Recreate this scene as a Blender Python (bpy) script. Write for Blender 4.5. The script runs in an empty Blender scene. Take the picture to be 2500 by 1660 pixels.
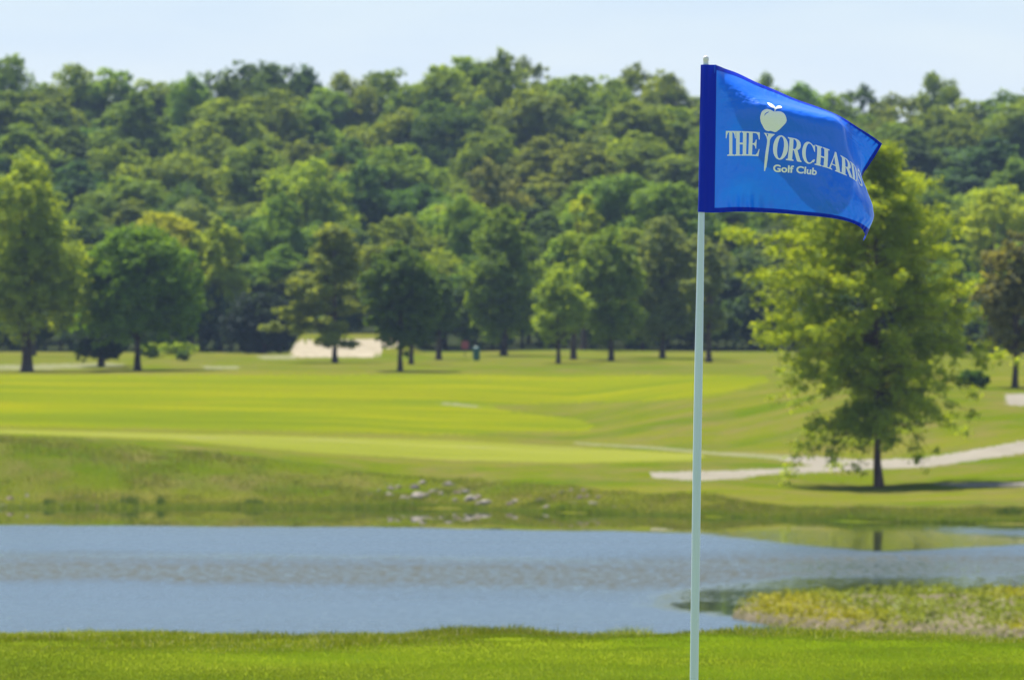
import bpy, bmesh, math, random
import numpy as np
from mathutils import Vector

# ------------------------------------------------------------------ camera, sky, sun
S = bpy.context.scene
F = 21186.0            # focal length in photo pixels (200 mm lens on a 23.6 mm sensor, 2500 px wide)
CX, HY = 1250.0, 800.0 # principal column, horizon row (photo pixels)
EYE = 6.0              # eye height above the pond
cam_d = bpy.data.cameras.new("camera")
cam_d.sensor_width = 23.6
cam_d.sensor_fit = 'HORIZONTAL'
cam_d.lens = 23.6 * F / 2500.0
cam_d.shift_y = -(830.0 - HY) / 2500.0
cam_d.clip_start = 0.5
cam_d.clip_end = 6000
cam_d.dof.use_dof = True
cam_d.dof.focus_distance = 21.2
cam_d.dof.aperture_fstop = 16
cam = bpy.data.objects.new("camera", cam_d)
S.collection.objects.link(cam)
cam.location = (0, 0, EYE)
cam.rotation_euler = (math.radians(90), 0, 0)
S.camera = cam

SUN_EL = math.radians(64)
SUN_AZ = math.radians(-30)      # from +Y, clockwise positive
w = bpy.data.worlds.new("World"); S.world = w; w.use_nodes = True
nt = w.node_tree; nt.nodes.clear()
out = nt.nodes.new("ShaderNodeOutputWorld")
bg = nt.nodes.new("ShaderNodeBackground")
sky = nt.nodes.new("ShaderNodeTexSky"); sky.sky_type = 'NISHITA'
sky.sun_disc = False; sky.sun_elevation = SUN_EL; sky.sun_rotation = SUN_AZ
sky.air_density = 1.0; sky.dust_density = 0.35; sky.ozone_density = 2.5
bg.inputs[1].default_value = 0.078
# thin high cloud veil, broken by soft noise
tc = nt.nodes.new("ShaderNodeTexCoord")
mp = nt.nodes.new("ShaderNodeMapping"); mp.inputs['Scale'].default_value = (14, 14, 60)
nz = nt.nodes.new("ShaderNodeTexNoise"); nz.inputs['Scale'].default_value = 1.6; nz.inputs['Detail'].default_value = 4
rp = nt.nodes.new("ShaderNodeValToRGB")
rp.color_ramp.elements[0].position = 0.3; rp.color_ramp.elements[0].color = (0.6, 0.6, 0.6, 1)
rp.color_ramp.elements[1].position = 0.75; rp.color_ramp.elements[1].color = (0.85, 0.85, 0.85, 1)
mx = nt.nodes.new("ShaderNodeMixRGB"); mx.inputs[2].default_value = (5.5, 6.3, 7.9, 1)
nt.links.new(tc.outputs['Generated'], mp.inputs[0]); nt.links.new(mp.outputs[0], nz.inputs[0])
nt.links.new(nz.outputs[0], rp.inputs[0]); sx = nt.nodes.new('ShaderNodeSeparateXYZ'); nt.links.new(tc.outputs['Generated'], sx.inputs[0])
mr = nt.nodes.new('ShaderNodeMapRange'); mr.inputs['From Min'].default_value = .03; mr.inputs['From Max'].default_value = .22; mr.inputs['To Min'].default_value = 1; mr.inputs['To Max'].default_value = .35
nt.links.new(sx.outputs['Z'], mr.inputs[0])
mm = nt.nodes.new('ShaderNodeMath'); mm.operation = 'MULTIPLY'; nt.links.new(rp.outputs[0], mm.inputs[0]); nt.links.new(mr.outputs[0], mm.inputs[1]); nt.links.new(mm.outputs[0], mx.inputs[0])
zr = nt.nodes.new('ShaderNodeMath'); zr.operation = 'MULTIPLY_ADD'; zr.inputs[1].default_value = .022; nt.links.new(nz.outputs[0], zr.inputs[0]); nt.links.new(sx.outputs['Z'], zr.inputs[2])
zc = nt.nodes.new('ShaderNodeValToRGB'); zc.color_ramp.elements[0].position = .028; zc.color_ramp.elements[0].color = (.72, .80, .93, 1); zc.color_ramp.elements[1].position = .056; zc.color_ramp.elements[1].color = (.52, .665, .86, 1)
zm = nt.nodes.new('ShaderNodeVectorMath'); zm.operation = 'SCALE'; zm.inputs['Scale'].default_value = 8.2; nt.links.new(zr.outputs[0], zc.inputs[0]); nt.links.new(zc.outputs[0], zm.inputs[0]); nt.links.new(zm.outputs[0], mx.inputs[2])
nt.links.new(sky.outputs[0], mx.inputs[1]); nt.links.new(mx.outputs[0], bg.inputs[0])
nt.links.new(bg.outputs[0], out.inputs[0])

sd = bpy.data.lights.new("sun", 'SUN'); sd.energy = 5.0; sd.angle = math.radians(0.5); sd.color = (1.0, 0.95, 0.86)
sun = bpy.data.objects.new("sun", sd); S.collection.objects.link(sun)
sdir = Vector((math.sin(SUN_AZ) * math.cos(SUN_EL), math.cos(SUN_AZ) * math.cos(SUN_EL), math.sin(SUN_EL)))
sun.rotation_euler = sdir.to_track_quat('Z', 'Y').to_euler()
S.view_settings.view_transform = 'Standard'; S.view_settings.look = 'None'
S.view_settings.exposure = 0.82; S.view_settings.gamma = 1.0
S.render.engine = 'CYCLES'
S.cycles.use_denoising = True
S.cycles.max_bounces = 8; S.cycles.transparent_max_bounces = 8
S.cycles.transmission_bounces = 6; S.cycles.volume_bounces = 0
S.cycles.use_adaptive_sampling = True

# ------------------------------------------------------------------ helpers
def link(o, parent=None):
    S.collection.objects.link(o)
    if parent is not None: o.parent = parent
    return o
def tag(o, label=None, cat=None, group=None, kind=None):
    if label: o["label"] = label
    if cat: o["category"] = cat
    if group: o["group"] = group
    if kind: o["kind"] = kind
    return o
def empty(name, loc=(0, 0, 0)):
    o = bpy.data.objects.new(name, None); o.empty_display_size = 0.2; o.location = loc
    return link(o)
def np_mesh(name, V, Fc, mat=None, parent=None, smooth=False, col=None, link_it=True):
    """V (n,3), Fc (m,k) with one k for all faces"""
    V = np.asarray(V, np.float32); Fc = np.asarray(Fc, np.int32)
    me = bpy.data.meshes.new(name)
    me.vertices.add(len(V)); me.vertices.foreach_set("co", V.ravel())
    k = Fc.shape[1]; m = len(Fc)
    me.loops.add(m * k); me.loops.foreach_set("vertex_index", Fc.ravel())
    me.polygons.add(m); me.polygons.foreach_set("loop_start", np.arange(0, m * k, k, dtype=np.int32))
    try: me.polygons.foreach_set("loop_total", np.full(m, k, np.int32))
    except Exception: pass
    if smooth: me.polygons.foreach_set("use_smooth", np.ones(m, bool))
    me.update(calc_edges=True)
    if col is not None:
        for an, data in col.items():
            data = np.asarray(data, np.float32)
            if data.ndim == 1:
                a = me.attributes.new(an, 'FLOAT', 'POINT'); a.data.foreach_set("value", data)
            else:
                a = me.attributes.new(an, 'FLOAT_COLOR', 'POINT')
                if data.shape[1] == 3: data = np.concatenate([data, np.ones((len(data), 1), np.float32)], 1)
                a.data.foreach_set("color", data.ravel())
    if mat: me.materials.append(mat)
    if not link_it: return me
    return link(bpy.data.objects.new(name, me), parent)

def hsh(i, j, s):
    h = (np.asarray(i, np.int64) * 374761393 + np.asarray(j, np.int64) * 668265263 + s * 974711) & 0xffffffff
    h = ((h ^ (h >> 13)) * 1274126177) & 0xffffffff
    return ((h ^ (h >> 16)) & 0xffff) / 65535.0
def vnoise(x, y, s=0):
    x = np.asarray(x, float); y = np.asarray(y, float)
    i = np.floor(x).astype(np.int64); j = np.floor(y).astype(np.int64)
    fx = x - i; fy = y - j; fx = fx * fx * (3 - 2 * fx); fy = fy * fy * (3 - 2 * fy)
    a = hsh(i, j, s); b = hsh(i + 1, j, s); c = hsh(i, j + 1, s); d = hsh(i + 1, j + 1, s)
    return (a * (1 - fx) + b * fx) * (1 - fy) + (c * (1 - fx) + d * fx) * fy
def fbm(x, y, s=0, o=3):
    r = 0; a = 0.5; t = 0
    for k in range(o):
        r = r + a * vnoise(np.asarray(x) * 2 ** k, np.asarray(y) * 2 ** k, s + k * 7); t += a; a *= 0.5
    return r / t
def smooth(a, b, x):
    t = np.clip((np.asarray(x, float) - a) / (b - a), 0, 1); return t * t * (3 - 2 * t)
def pchip(xk, yk, x):
    """monotone cubic through knots; yk may be (n,) or (n,c)"""
    xk = np.asarray(xk, float); yk = np.asarray(yk, float); x = np.clip(np.asarray(x, float), xk[0], xk[-1])
    one = yk.ndim == 1
    if one: yk = yk[:, None]
    h = np.diff(xk)[:, None]; dl = np.diff(yk, axis=0) / h
    m = np.zeros_like(yk)
    w1 = 2 * h[1:] + h[:-1]; w2 = h[1:] + 2 * h[:-1]
    with np.errstate(all='ignore'):
        hm = (w1 + w2) / (w1 / dl[:-1] + w2 / dl[1:])
    m[1:-1] = np.where(dl[:-1] * dl[1:] > 0, hm, 0)
    m[0] = dl[0]; m[-1] = dl[-1]
    k = np.clip(np.searchsorted(xk, x, side='right') - 1, 0, len(xk) - 2)
    hh = h[k]; t = ((x - xk[k]) / hh[..., 0])[..., None]
    r = (1 + 2 * t) * (1 - t) ** 2 * yk[k] + t * (1 - t) ** 2 * hh * m[k] + t * t * (3 - 2 * t) * yk[k + 1] + t * t * (t - 1) * hh * m[k + 1]
    return r[..., 0] if one else r
def catmull(xk, yk, x):
    xk = np.asarray(xk, float); yk = np.asarray(yk, float); x = np.clip(np.asarray(x, float), xk[0], xk[-1])
    h = np.diff(xk)[:, None]; dl = np.diff(yk, axis=0) / h
    m = np.zeros_like(yk)
    m[1:-1] = (dl[:-1] * h[1:] + dl[1:] * h[:-1]) / (h[1:] + h[:-1]); m[0] = dl[0]; m[-1] = dl[-1]
    k = np.clip(np.searchsorted(xk, x, side='right') - 1, 0, len(xk) - 2)
    hh = h[k]; t = ((x - xk[k]) / hh[..., 0])[..., None]
    return (1 + 2 * t) * (1 - t) ** 2 * yk[k] + t * (1 - t) ** 2 * hh * m[k] + t * t * (3 - 2 * t) * yk[k + 1] + t * t * (t - 1) * hh * m[k + 1]
def inpoly(px, py, poly):
    r = np.zeros(np.shape(px), bool); n = len(poly)
    for a in range(n):
        x1, y1 = poly[a]; x2, y2 = poly[(a + 1) % n]
        if y1 == y2: continue
        c = ((y1 > py) != (y2 > py)) & (px < (x2 - x1) * (py - y1) / (y2 - y1) + x1)
        r ^= c
    return r

# ------------------------------------------------------------------ materials
class NB:
    def __init__(s, name):
        s.m = bpy.data.materials.new(name); s.m.use_nodes = True
        s.t = s.m.node_tree; s.t.nodes.clear(); s.out = s.n("ShaderNodeOutputMaterial")
    def n(s, ty, **kw):
        x = s.t.nodes.new(ty)
        for k, v in kw.items(): setattr(x, k, v)
        return x
    def l(s, a, b): s.t.links.new(a, b)
    def pos(s, scale=(1, 1, 1)):
        g = s.n("ShaderNodeNewGeometry"); m = s.n("ShaderNodeMapping"); m.inputs['Scale'].default_value = scale
        s.l(g.outputs['Position'], m.inputs[0]); return m.outputs[0]
    def noise(s, scale=1.0, vec=None, detail=4, rough=0.55):
        x = s.n("ShaderNodeTexNoise"); x.inputs['Scale'].default_value = scale; x.inputs['Detail'].default_value = detail
        x.inputs['Roughness'].default_value = rough
        if vec is not None: s.l(vec, x.inputs['Vector'])
        return x.outputs[0]
    def ramp(s, fac, stops):
        r = s.n("ShaderNodeValToRGB"); e = r.color_ramp.elements
        while len(e) < len(stops): e.new(0.5)
        for i, (p, c) in enumerate(stops):
            e[i].position = p; e[i].color = (*c, 1) if len(c) == 3 else c
        s.l(fac, r.inputs[0]); return r.outputs[0]
    def mix(s, fac, a, b, mode='MIX'):
        m = s.n("ShaderNodeMixRGB", blend_type=mode)
        for v, i in ((fac, 0), (a, 1), (b, 2)):
            if isinstance(v, (int, float)): m.inputs[i].default_value = v
            elif isinstance(v, tuple): m.inputs[i].default_value = (*v, 1)
            else: s.l(v, m.inputs[i])
        return m.outputs[0]
    def attr(s, name):
        a = s.n("ShaderNodeAttribute"); a.attribute_name = name; return a
    def math(s, op, a, b=0.0):
        m = s.n("ShaderNodeMath", operation=op)
        for v, i in ((a, 0), (b, 1)):
            if isinstance(v, (int, float)): m.inputs[i].default_value = v
            else: s.l(v, m.inputs[i])
        return m.outputs[0]
    def bsdf(s, color, rough=0.8, spec=0.2, bump=None, bstr=0.3, bdist=0.02, **kw):
        b = s.n("ShaderNodeBsdfPrincipled")
        if isinstance(color, tuple): b.inputs['Base Color'].default_value = (*color, 1)
        else: s.l(color, b.inputs['Base Color'])
        if isinstance(rough, (int, float)): b.inputs['Roughness'].default_value = rough
        else: s.l(rough, b.inputs['Roughness'])
        b.inputs['Specular IOR Level'].default_value = spec
        for k, v in kw.items(): b.inputs[k.replace('_', ' ')].default_value = v
        if bump is not None:
            bn = s.n("ShaderNodeBump"); bn.inputs['Strength'].default_value = bstr; bn.inputs['Distance'].default_value = bdist
            s.l(bump, bn.inputs['Height']); s.l(bn.outputs[0], b.inputs['Normal'])
        return b
    def done(s, sh):
        s.l(sh, s.out.inputs[0]); return s.m

def m_leaf():
    b = NB("leaf")
    oi = b.n("ShaderNodeObjectInfo")
    a = b.attr("var")
    c = b.mix(1.0, oi.outputs['Color'], b.ramp(a.outputs['Fac'], [(0, (.66, .72, .75)), (.5, (1, 1, 1)), (1, (1.4, 1.32, .9))]), 'MULTIPLY')
    d = b.n("ShaderNodeBsdfDiffuse"); b.l(c, d.inputs[0])
    t = b.n("ShaderNodeBsdfTranslucent")
    c2 = b.mix(1.0, c, (1.75, 1.55, .5), 'MULTIPLY'); b.l(c2, t.inputs[0])
    m = b.n("ShaderNodeMixShader"); m.inputs[0].default_value = 0.5
    b.l(d.outputs[0], m.inputs[1]); b.l(t.outputs[0], m.inputs[2])
    g = b.n("ShaderNodeBsdfGlossy"); g.inputs['Roughness'].default_value = 0.6; g.inputs[0].default_value = (.8, .85, .9, 1)
    m2 = b.n("ShaderNodeMixShader"); m2.inputs[0].default_value = 0.012
    b.l(m.outputs[0], m2.inputs[1]); b.l(g.outputs[0], m2.inputs[2])
    return b.done(m2.outputs[0])
def m_bark():
    b = NB("bark")
    n = b.noise(6, b.pos((1, 1, .25)), 5)
    return b.done(b.bsdf(b.ramp(n, [(.3, (.035, .025, .02)), (.7, (.11, .08, .065))]), .9, .1, n, .6, .03).outputs[0])
def m_blade():
    b = NB("grass_blade")
    c = b.attr("tint").outputs['Color']
    d = b.n("ShaderNodeBsdfDiffuse"); b.l(c, d.inputs[0])
    t = b.n("ShaderNodeBsdfTranslucent"); b.l(c, t.inputs[0])
    m = b.n("ShaderNodeMixShader"); m.inputs[0].default_value = 0.4
    b.l(d.outputs[0], m.inputs[1]); b.l(t.outputs[0], m.inputs[2])
    g = b.n("ShaderNodeBsdfGlossy"); g.inputs['Roughness'].default_value = 0.5
    m2 = b.n("ShaderNodeMixShader"); m2.inputs[0].default_value = 0.015
    b.l(m.outputs[0], m2.inputs[1]); b.l(g.outputs[0], m2.inputs[2])
    return b.done(m2.outputs[0])
def m_rough():
    b = NB("rough_grass")
    big = b.noise(1, b.pos((.03, .12, .1)), 5)
    mid = b.noise(1, b.pos((.5, .35, .6)), 5)
    c = b.ramp(big, [(.34, (.070, .112, .003)), (.5, (.104, .132, .004)), (.66, (.155, .150, .018))])
    c = b.mix(b.ramp(mid, [(.42, (0, 0, 0)), (.68, (.8, .8, .8))]), c, (.15, .125, .04))
    c = b.mix(b.ramp(b.noise(1, b.pos((1.2, .8, 1)), 4), [(.55, (0, 0, 0)), (.75, (.5, .5, .5))]), c, (.06, .11, .012))
    fine = b.noise(14, b.pos(), 5)
    c = b.mix(.35, c, b.mix(1, c, b.ramp(fine, [(.3, (.5, .5, .5)), (.7, (1.5, 1.5, 1.5))]), 'MULTIPLY'))
    return b.done(b.bsdf(c, .95, 0, fine, .4, .04).outputs[0])
def m_fairway(name, c1, c2, c3, sc=(.022, .17, .1)):
    b = NB(name)
    n = b.noise(1, b.pos(sc), 5, .6)
    n2 = b.noise(1, b.pos((.11, .4, .1)), 5, .65)
    c = b.ramp(n, [(.40, c1), (.5, c2), (.60, c3)])
    c = b.mix(b.ramp(n2, [(.38, (0, 0, 0)), (.66, (.85, .85, .85))]), c, c1)
    c = b.mix(b.ramp(b.noise(1, b.pos((.2, .16, .1)), 5, .65), [(.55, (0, 0, 0)), (.75, (.5, .5, .5))]), c, tuple(v * k for v, k in zip(c3, (1.0, .82, 3))))
    f = b.noise(8, b.pos(), 4)
    c = b.mix(.25, c, b.mix(1, c, b.ramp(f, [(.3, (.6, .6, .6)), (.7, (1.4, 1.4, 1.4))]), 'MULTIPLY'))
    return b.done(b.bsdf(c, .95, 0).outputs[0])
def m_simple(name, c1, c2, sc=2.0, rough=.95, spec=.0, bstr=.3, stretch=(1, 1, 1)):
    b = NB(name)
    n = b.noise(sc, b.pos(stretch), 5)
    return b.done(b.bsdf(b.ramp(n, [(.3, c1), (.7, c2)]), rough, spec, n, bstr, .03).outputs[0])
def m_water():
    b = NB("water")
    rip = b.attr("ripple").outputs['Fac']
    streak = b.noise(1, b.pos((3.2, .6, 1)), 5, .7)
    amt = b.math('ADD', b.math('MULTIPLY', b.math('SUBTRACT', streak, .5), 2.6), b.math('SUBTRACT', b.math('MULTIPLY', rip, 1.9), .62))
    amt = b.math('MINIMUM', b.math('MAXIMUM', amt, 0.0), 1.0)
    rough = b.math('ADD', b.math('MULTIPLY', b.math('MULTIPLY', amt, amt), .19), .012)
    wave = b.noise(1, b.pos((5, 9, 1)), 4)
    p = b.n("ShaderNodeBsdfPrincipled")
    chop = b.attr('chop').outputs['Fac']
    sp_ = b.ramp(b.noise(1, b.pos((3.6, .75, 1)), 5, .75), [(.40, (.12, .12, .12)), (.56, (1, 1, 1))])
    cs_ = b.math('MULTIPLY', chop, sp_)
    rough = b.math('ADD', rough, b.math('MULTIPLY', cs_, .55))
    b.l(b.mix(cs_, b.mix(rip, (.028, .040, .010), (.035, .062, .085)), (.030, .034, .016)), p.inputs['Base Color'])
    p.inputs['IOR'].default_value = 1.33
    b.l(rough, p.inputs['Roughness'])
    bn = b.n("ShaderNodeBump"); bn.inputs['Distance'].default_value = .05
    b.l(b.math('MULTIPLY', amt, .5), bn.inputs['Strength']); b.l(wave, bn.inputs['Height']); b.l(bn.outputs[0], p.inputs['Normal'])
    return b.done(p.outputs[0])
def m_cloth(name, col, tcol, tr, coat=.5):
    b = NB(name)
    weave = b.noise(900, b.pos(), 2)
    p = b.bsdf(col, .42, .14, weave, .12, .0006, Coat_Weight=coat, Coat_Roughness=.25)
    t = b.n("ShaderNodeBsdfTranslucent"); t.inputs[0].default_value = (*tcol, 1)
    m = b.n("ShaderNodeMixShader"); m.inputs[0].default_value = tr
    b.l(p.outputs[0], m.inputs[1]); b.l(t.outputs[0], m.inputs[2])
    return b.done(m.outputs[0])

LEAF, BARK, BLADE = m_leaf(), m_bark(), m_blade()
M_ROUGH = m_rough()
M_FAIR = m_fairway("fairway_turf", (.105, .140, .006), (.165, .188, .004), (.205, .205, .003), (.035, .10, .1))
M_GREEN = m_fairway("green_turf", (.165, .185, .020), (.195, .21, .028), (.215, .225, .038), (.05, .3, .1))
M_LAWN = m_fairway("lawn_turf", (.10, .155, .006), (.16, .21, .008), (.22, .26, .014), (.8, .5, .4))
M_PATH = m_simple("path_gravel", (.21, .19, .15), (.28, .255, .205), 1.0)
M_PATH2 = m_simple("worn_path", (.15, .165, .07), (.21, .205, .11), 1.2)
M_SAND = m_simple("sand", (.31, .265, .185), (.37, .32, .23), 1.5, .95, .05)
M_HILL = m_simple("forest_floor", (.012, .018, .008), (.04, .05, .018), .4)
M_MUD = m_simple("gravel_mud", (.09, .085, .045), (.22, .18, .12), 2)
M_BED = m_simple("pond_bed", (.03, .03, .015), (.06, .05, .03), 1)

# ------------------------------------------------------------------ terrain
def z_of(py, d): return EYE - (py - HY) * d / F
TAB = {
 -900: [(289,1240),(292,1222),(296,1150),(301,1072),(306,1054),(325,1048),(332,1046),(345,1036),(400,955),(440,918),(460,905),(500,875),(540,862)],
 0:    [(289,1240),(292,1222),(296,1150),(301,1075),(306,1057),(325,1050),(332,1047),(345,1038),(400,955),(440,918),(460,905),(500,875),(540,862)],
 500:  [(289,1240),(292,1222),(297,1160),(304,1105),(311,1082),(330,1060),(336,1057),(346,1047),(400,962),(440,920),(460,905),(500,878),(540,864)],
 800:  [(289,1240),(292,1222),(298,1170),(306,1122),(313,1106),(332,1066),(338,1062),(347,1050),(400,968),(440,922),(460,903),(500,878),(540,864)],
 1100: [(288,1241),(291,1223),(298,1185),(307,1145),(316,1122),(332,1075),(338,1070),(348,1060),(400,972),(440,925),(460,904),(500,878),(540,862)],
 1400: [(281,1252),(284,1235),(291,1190),(301,1152),(312,1128),(332,1092),(338,1086),(350,1066),(400,985),(440,932),(460,905),(500,880),(540,858)],
 1750: [(275,1262),(278,1246),(285,1197),(293,1177),(301,1151),(312,1121),(330,1090),(340,1050),(352,1005),(380,955),(420,925),(470,900),(540,862)],
 2100: [(268,1273),(271,1254),(283,1217),(295,1186),(301,1162),(308,1141),(314,1126),(319,1108),(326,1052),(338,982),(352,945),(400,910),(460,889),(540,862)],
 2500: [(265,1280),(268,1260),(280,1216),(291,1182),(297,1160),(303,1137),(309,1112),(315,1085),(326,1028),(340,972),(354,942),(400,912),(460,892),(540,866)],
 3400: [(265,1280),(268,1260),(280,1212),(291,1172),(297,1140),(303,1110),(309,1090),(315,1060),(326,1010),(340,962),(354,938),(400,912),(460,892),(540,866)],
}
UK = sorted(TAB)
LIPX = [-900, 0, 600, 1250, 1900, 2200, 2500, 3400]; LIPY = [1562, 1570, 1586, 1574, 1574, 1580, 1608, 1655]
DL = np.concatenate([np.arange(0, 262, .5), np.arange(262, 560, .25), np.arange(560, 3600, 5)])
ZC = []
for u in UK:
    tb = TAB[u]; dw = tb[0][0]
    lip = float(np.interp(u, LIPX, LIPY))
    zl = z_of(lip, 46)
    k = [(0, 4.40), (30, 4.40), (40, 4.40), (43.5, 4.43), (46, zl), (47.5, zl - .17), (50, zl - .6), (60, 2.9), (80, .9), (93, -.5), (105, -1.1), (dw - 40, -1.2), (dw - 8, -.9), (dw - 2, -.3), (dw, .0)]
    k += [(d, z_of(y, d)) for d, y in tb[1:]]
    k += [(600, 6.2), (700, 12.5), (800, 17), (900, 19), (1200, 20), (3600, 20)]
    k = np.array(k); ZC.append(pchip(k[:, 0], k[:, 1], DL))
ZC = np.array(ZC)
def spit_mask(x, d):
    px = CX + x / d * F
    nn = (fbm(x * .35, d * .12, 5) - .5)
    lo = np.interp(px, [1600, 1780, 1900, 2100, 2500, 3400], [186, 178, 172.5, 170, 167, 162])
    hi = np.interp(px, [1600, 1780, 1850, 1950, 2100, 2500, 3400], [186, 181, 187, 191, 193.5, 195, 200])
    return smooth(-1.2, 2.2, np.minimum(d - lo, hi - d) + nn * 3) * smooth(1715, 1780, px + nn * 60)
def terrain(x, d):
    x = np.asarray(x, float); d = np.asarray(d, float)
    px = np.clip(CX + x / np.maximum(d, 1) * F, UK[0] + 1, UK[-1] - 1)
    ui = np.clip(np.searchsorted(UK, px, side='right') - 1, 0, len(UK) - 2)
    uk = np.array(UK, float); t = (px - uk[ui]) / (uk[ui + 1] - uk[ui]); t = t * t * (3 - 2 * t) * .5 + t * .5
    di = np.clip(np.searchsorted(DL, d, side='right') - 1, 0, len(DL) - 2)
    s = (d - DL[di]) / (DL[di + 1] - DL[di])
    g = lambda a: ZC[a, di] * (1 - s) + ZC[a, di + 1] * s
    z = g(ui) * (1 - t) + g(ui + 1) * t
    # soft undulation
    z = z + (fbm(x * .09, d * .05, 3) - .5) * .16 * smooth(335, 370, d) * (1 - smooth(520, 560, d))
    z = z + (fbm(x * .45, d * .45, 9) - .5) * .30 * smooth(290, 296, d) * (1 - smooth(305, 312, d)) * (1 - smooth(1500, 1900, px))
    z = z + (fbm(x * 1.6, d * 1.2, 11) - .5) * .10 * smooth(42.3, 43.5, d) * (1 - smooth(48, 52, d))
    # sand bunker face
    z = z + 1.25 * smooth(519, 526, d) * smooth(700, 740, px) * (1 - smooth(960, 1040, px)) * (1 - smooth(535, 560, d))
    # little grassy rise left of it
    z = z + .35 * smooth(490, 503, d) * smooth(330, 420, px) * (1 - smooth(480, 560, px)) * (1 - smooth(510, 530, d))
    # spit
    sm = spit_mask(x, np.maximum(d, 100)) * (np.abs(d - 184) < 30)
    z = np.where(sm > 0, z * (1 - sm) + sm * (.07 + .20 * fbm(x * .8, d * .25, 21)), z)
    return z
def find_d(px, py, d0=262, d1=560):
    """distance at which the sight line through a photo point meets the ground"""
    d = np.arange(d0, d1, .1); x = (px - CX) / F * d
    y = HY + (EYE - terrain(x, d)) * F / d
    k = np.where(y <= py)[0]
    return float(d[k[0]]) if len(k) else d1
def gpt(px, py, d0=262, d1=560):
    d = find_d(px, py, d0, d1); x = (px - CX) / F * d
    return x, d, float(terrain(x, d))

dr = np.concatenate([np.arange(2, 36, 2), np.arange(36, 51, .25), np.arange(51, 110, 3), np.arange(110, 160, 10),
                     np.arange(160, 210, .5), np.arange(210, 261, 6), np.arange(261, 346, .5), np.arange(346, 562, 1.1),
                     np.arange(562, 900, 9), np.arange(905, 1300, 60), np.arange(1300, 3400, 350)])
uc = np.concatenate([np.arange(-900, -40, 20), np.arange(-40, 2540, 3.4), np.arange(2545, 3400, 20)])
D, U = np.meshgrid(dr, uc, indexing='ij')
wid = 1 + 26 / (D + 2) * smooth(400, 100, D)
X = (U - CX) / F * D * wid
wide = np.where(D > 600, 1 + (D - 600) / 900 * 3, 1); X = X * wide
Z = terrain(X, D)
PX = CX + X / D * F; PY = HY + (EYE - Z) * F / D
nr, nc = D.shape
V = np.stack([X, D, Z], -1).reshape(-1, 3)
idx = np.arange(nr * nc).reshape(nr, nc)
Q = np.stack([idx[:-1, :-1], idx[:-1, 1:], idx[1:, 1:], idx[1:, :-1]], -1)
mid = lambda A: (A[:-1, :-1] + A[1:, 1:]) / 2
qx, qy, qd, qX = mid(PX), mid(PY), mid(D), mid(X)
jit = (fbm(qX * .6, qd * .3, 31) - .5)
dith = np.random.default_rng(1).normal(0, 1, qx.shape)
reg = np.zeros(qx.shape, int)
def paint(poly, d0, d1, v, wob=3.0):
    reg[inpoly(qx + jit * wob * 3 + dith * 3, qy + jit * wob + dith * min(.5 * wob, 2.6), poly) & (qd > d0) & (qd < d1)] = v
FAIR, GREEN, PATH, SAND, HILL, LAWN, MUD, BED, WORN, PATHB = range(1, 11)
reg[qd < 60] = LAWN
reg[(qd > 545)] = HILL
paint([(-2000,915),(600,914),(1200,913),(1865,918),(1880,930),(1750,965),(1600,978),(1400,984),(1180,989),(1260,1006),(1400,1022),(1450,1036),(1430,1050),(1100,1060),(600,1050),(0,1040),(-2000,1036)], 333, 500, FAIR, 5)
paint([(-2000,1046),(0,1048),(600,1062),(1100,1075),(1500,1096),(1700,1108),(1722,1114),(1690,1124),(1400,1130),(1100,1122),(800,1106),(600,1090),(400,1072),(0,1058),(-2000,1055)], 303, 344, GREEN, 2)
paint([(-2000,888),(0,891),(260,886),(305,889),(280,897),(0,903),(-2000,903)], 440, 540, WORN, 2)
paint([(625,868),(720,866),(725,876),(640,877)], 440, 540, WORN, 2)
paint([(490,893),(590,894),(580,901),(500,900)], 440, 540, WORN, 2)
paint([(1062,984),(1110,984),(1172,991),(1160,994),(1095,989)], 360, 500, WORN, 2)
paint([(1585,1152),(1750,1149),(1900,1144),(1985,1136),(1900,1122),(1905,1111),(2000,1115),(2090,1122),(2240,1119),(2350,1103),(2500,1076),(3100,970),(5000,700),(5000,800),(3100,1012),(2500,1106),(2380,1124),(2250,1141),(2110,1145),(2060,1150),(1850,1159),(1812,1167),(1700,1173),(1590,1166)], 262, 420, PATH, 1.5)
paint([(1400,1079),(1600,1090),(1750,1103),(1915,1111),(1915,1122),(1750,1110),(1600,1096),(1400,1083)], 262, 420, WORN, 1.5)
paint([(2270,1181),(2380,1177),(4000,1172),(4000,1184),(2500,1188),(2350,1188)], 262, 330, PATHB, 1)
paint([(2455,962),(3200,950),(3200,985),(2500,991),(2458,988)], 325, 480, PATHB, 1)
paint([(708,842),(728,834),(800,828),(985,830),(980,838),(945,846),(905,872),(712,872)], 517, 540, SAND, 3)
reg[(qd > 93) & (qd < 262)] = BED
sp = spit_mask(qX, np.maximum(qd, 100)); reg[(sp > .02) & (np.abs(qd - 184) < 30)] = MUD
def region(name, v, mat, label):
    q = Q[reg == v]
    if len(q) == 0: return None
    used, inv = np.unique(q, return_inverse=True)
    o = np_mesh(name, V[used], inv.reshape(-1, 4), mat, smooth=True)
    tag(o, label, None, None, 'structure'); return o
region("ground", 0, M_ROUGH, "rough mown grass of the course around the pond and fairway")
region("fairway", FAIR, M_FAIR, "bright yellow-green fairway sloping down from the trees")
region("green", GREEN, M_GREEN, "smooth pale green strip of turf above the far bank")
region("path", PATH, M_PATH, "pale gravel cart path forking behind the lone tree by the pond")
region("path", PATHB, M_PATH, "short stretches of pale path at the right edge")
region("path", WORN, M_PATH2, "worn dusty track under the left trees")
region("sand", SAND, M_SAND, "cream sand face of the bunker below the woods")
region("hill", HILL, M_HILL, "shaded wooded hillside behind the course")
region("lawn", LAWN, M_LAWN, "close green turf in the foreground around the flagstick")
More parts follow.
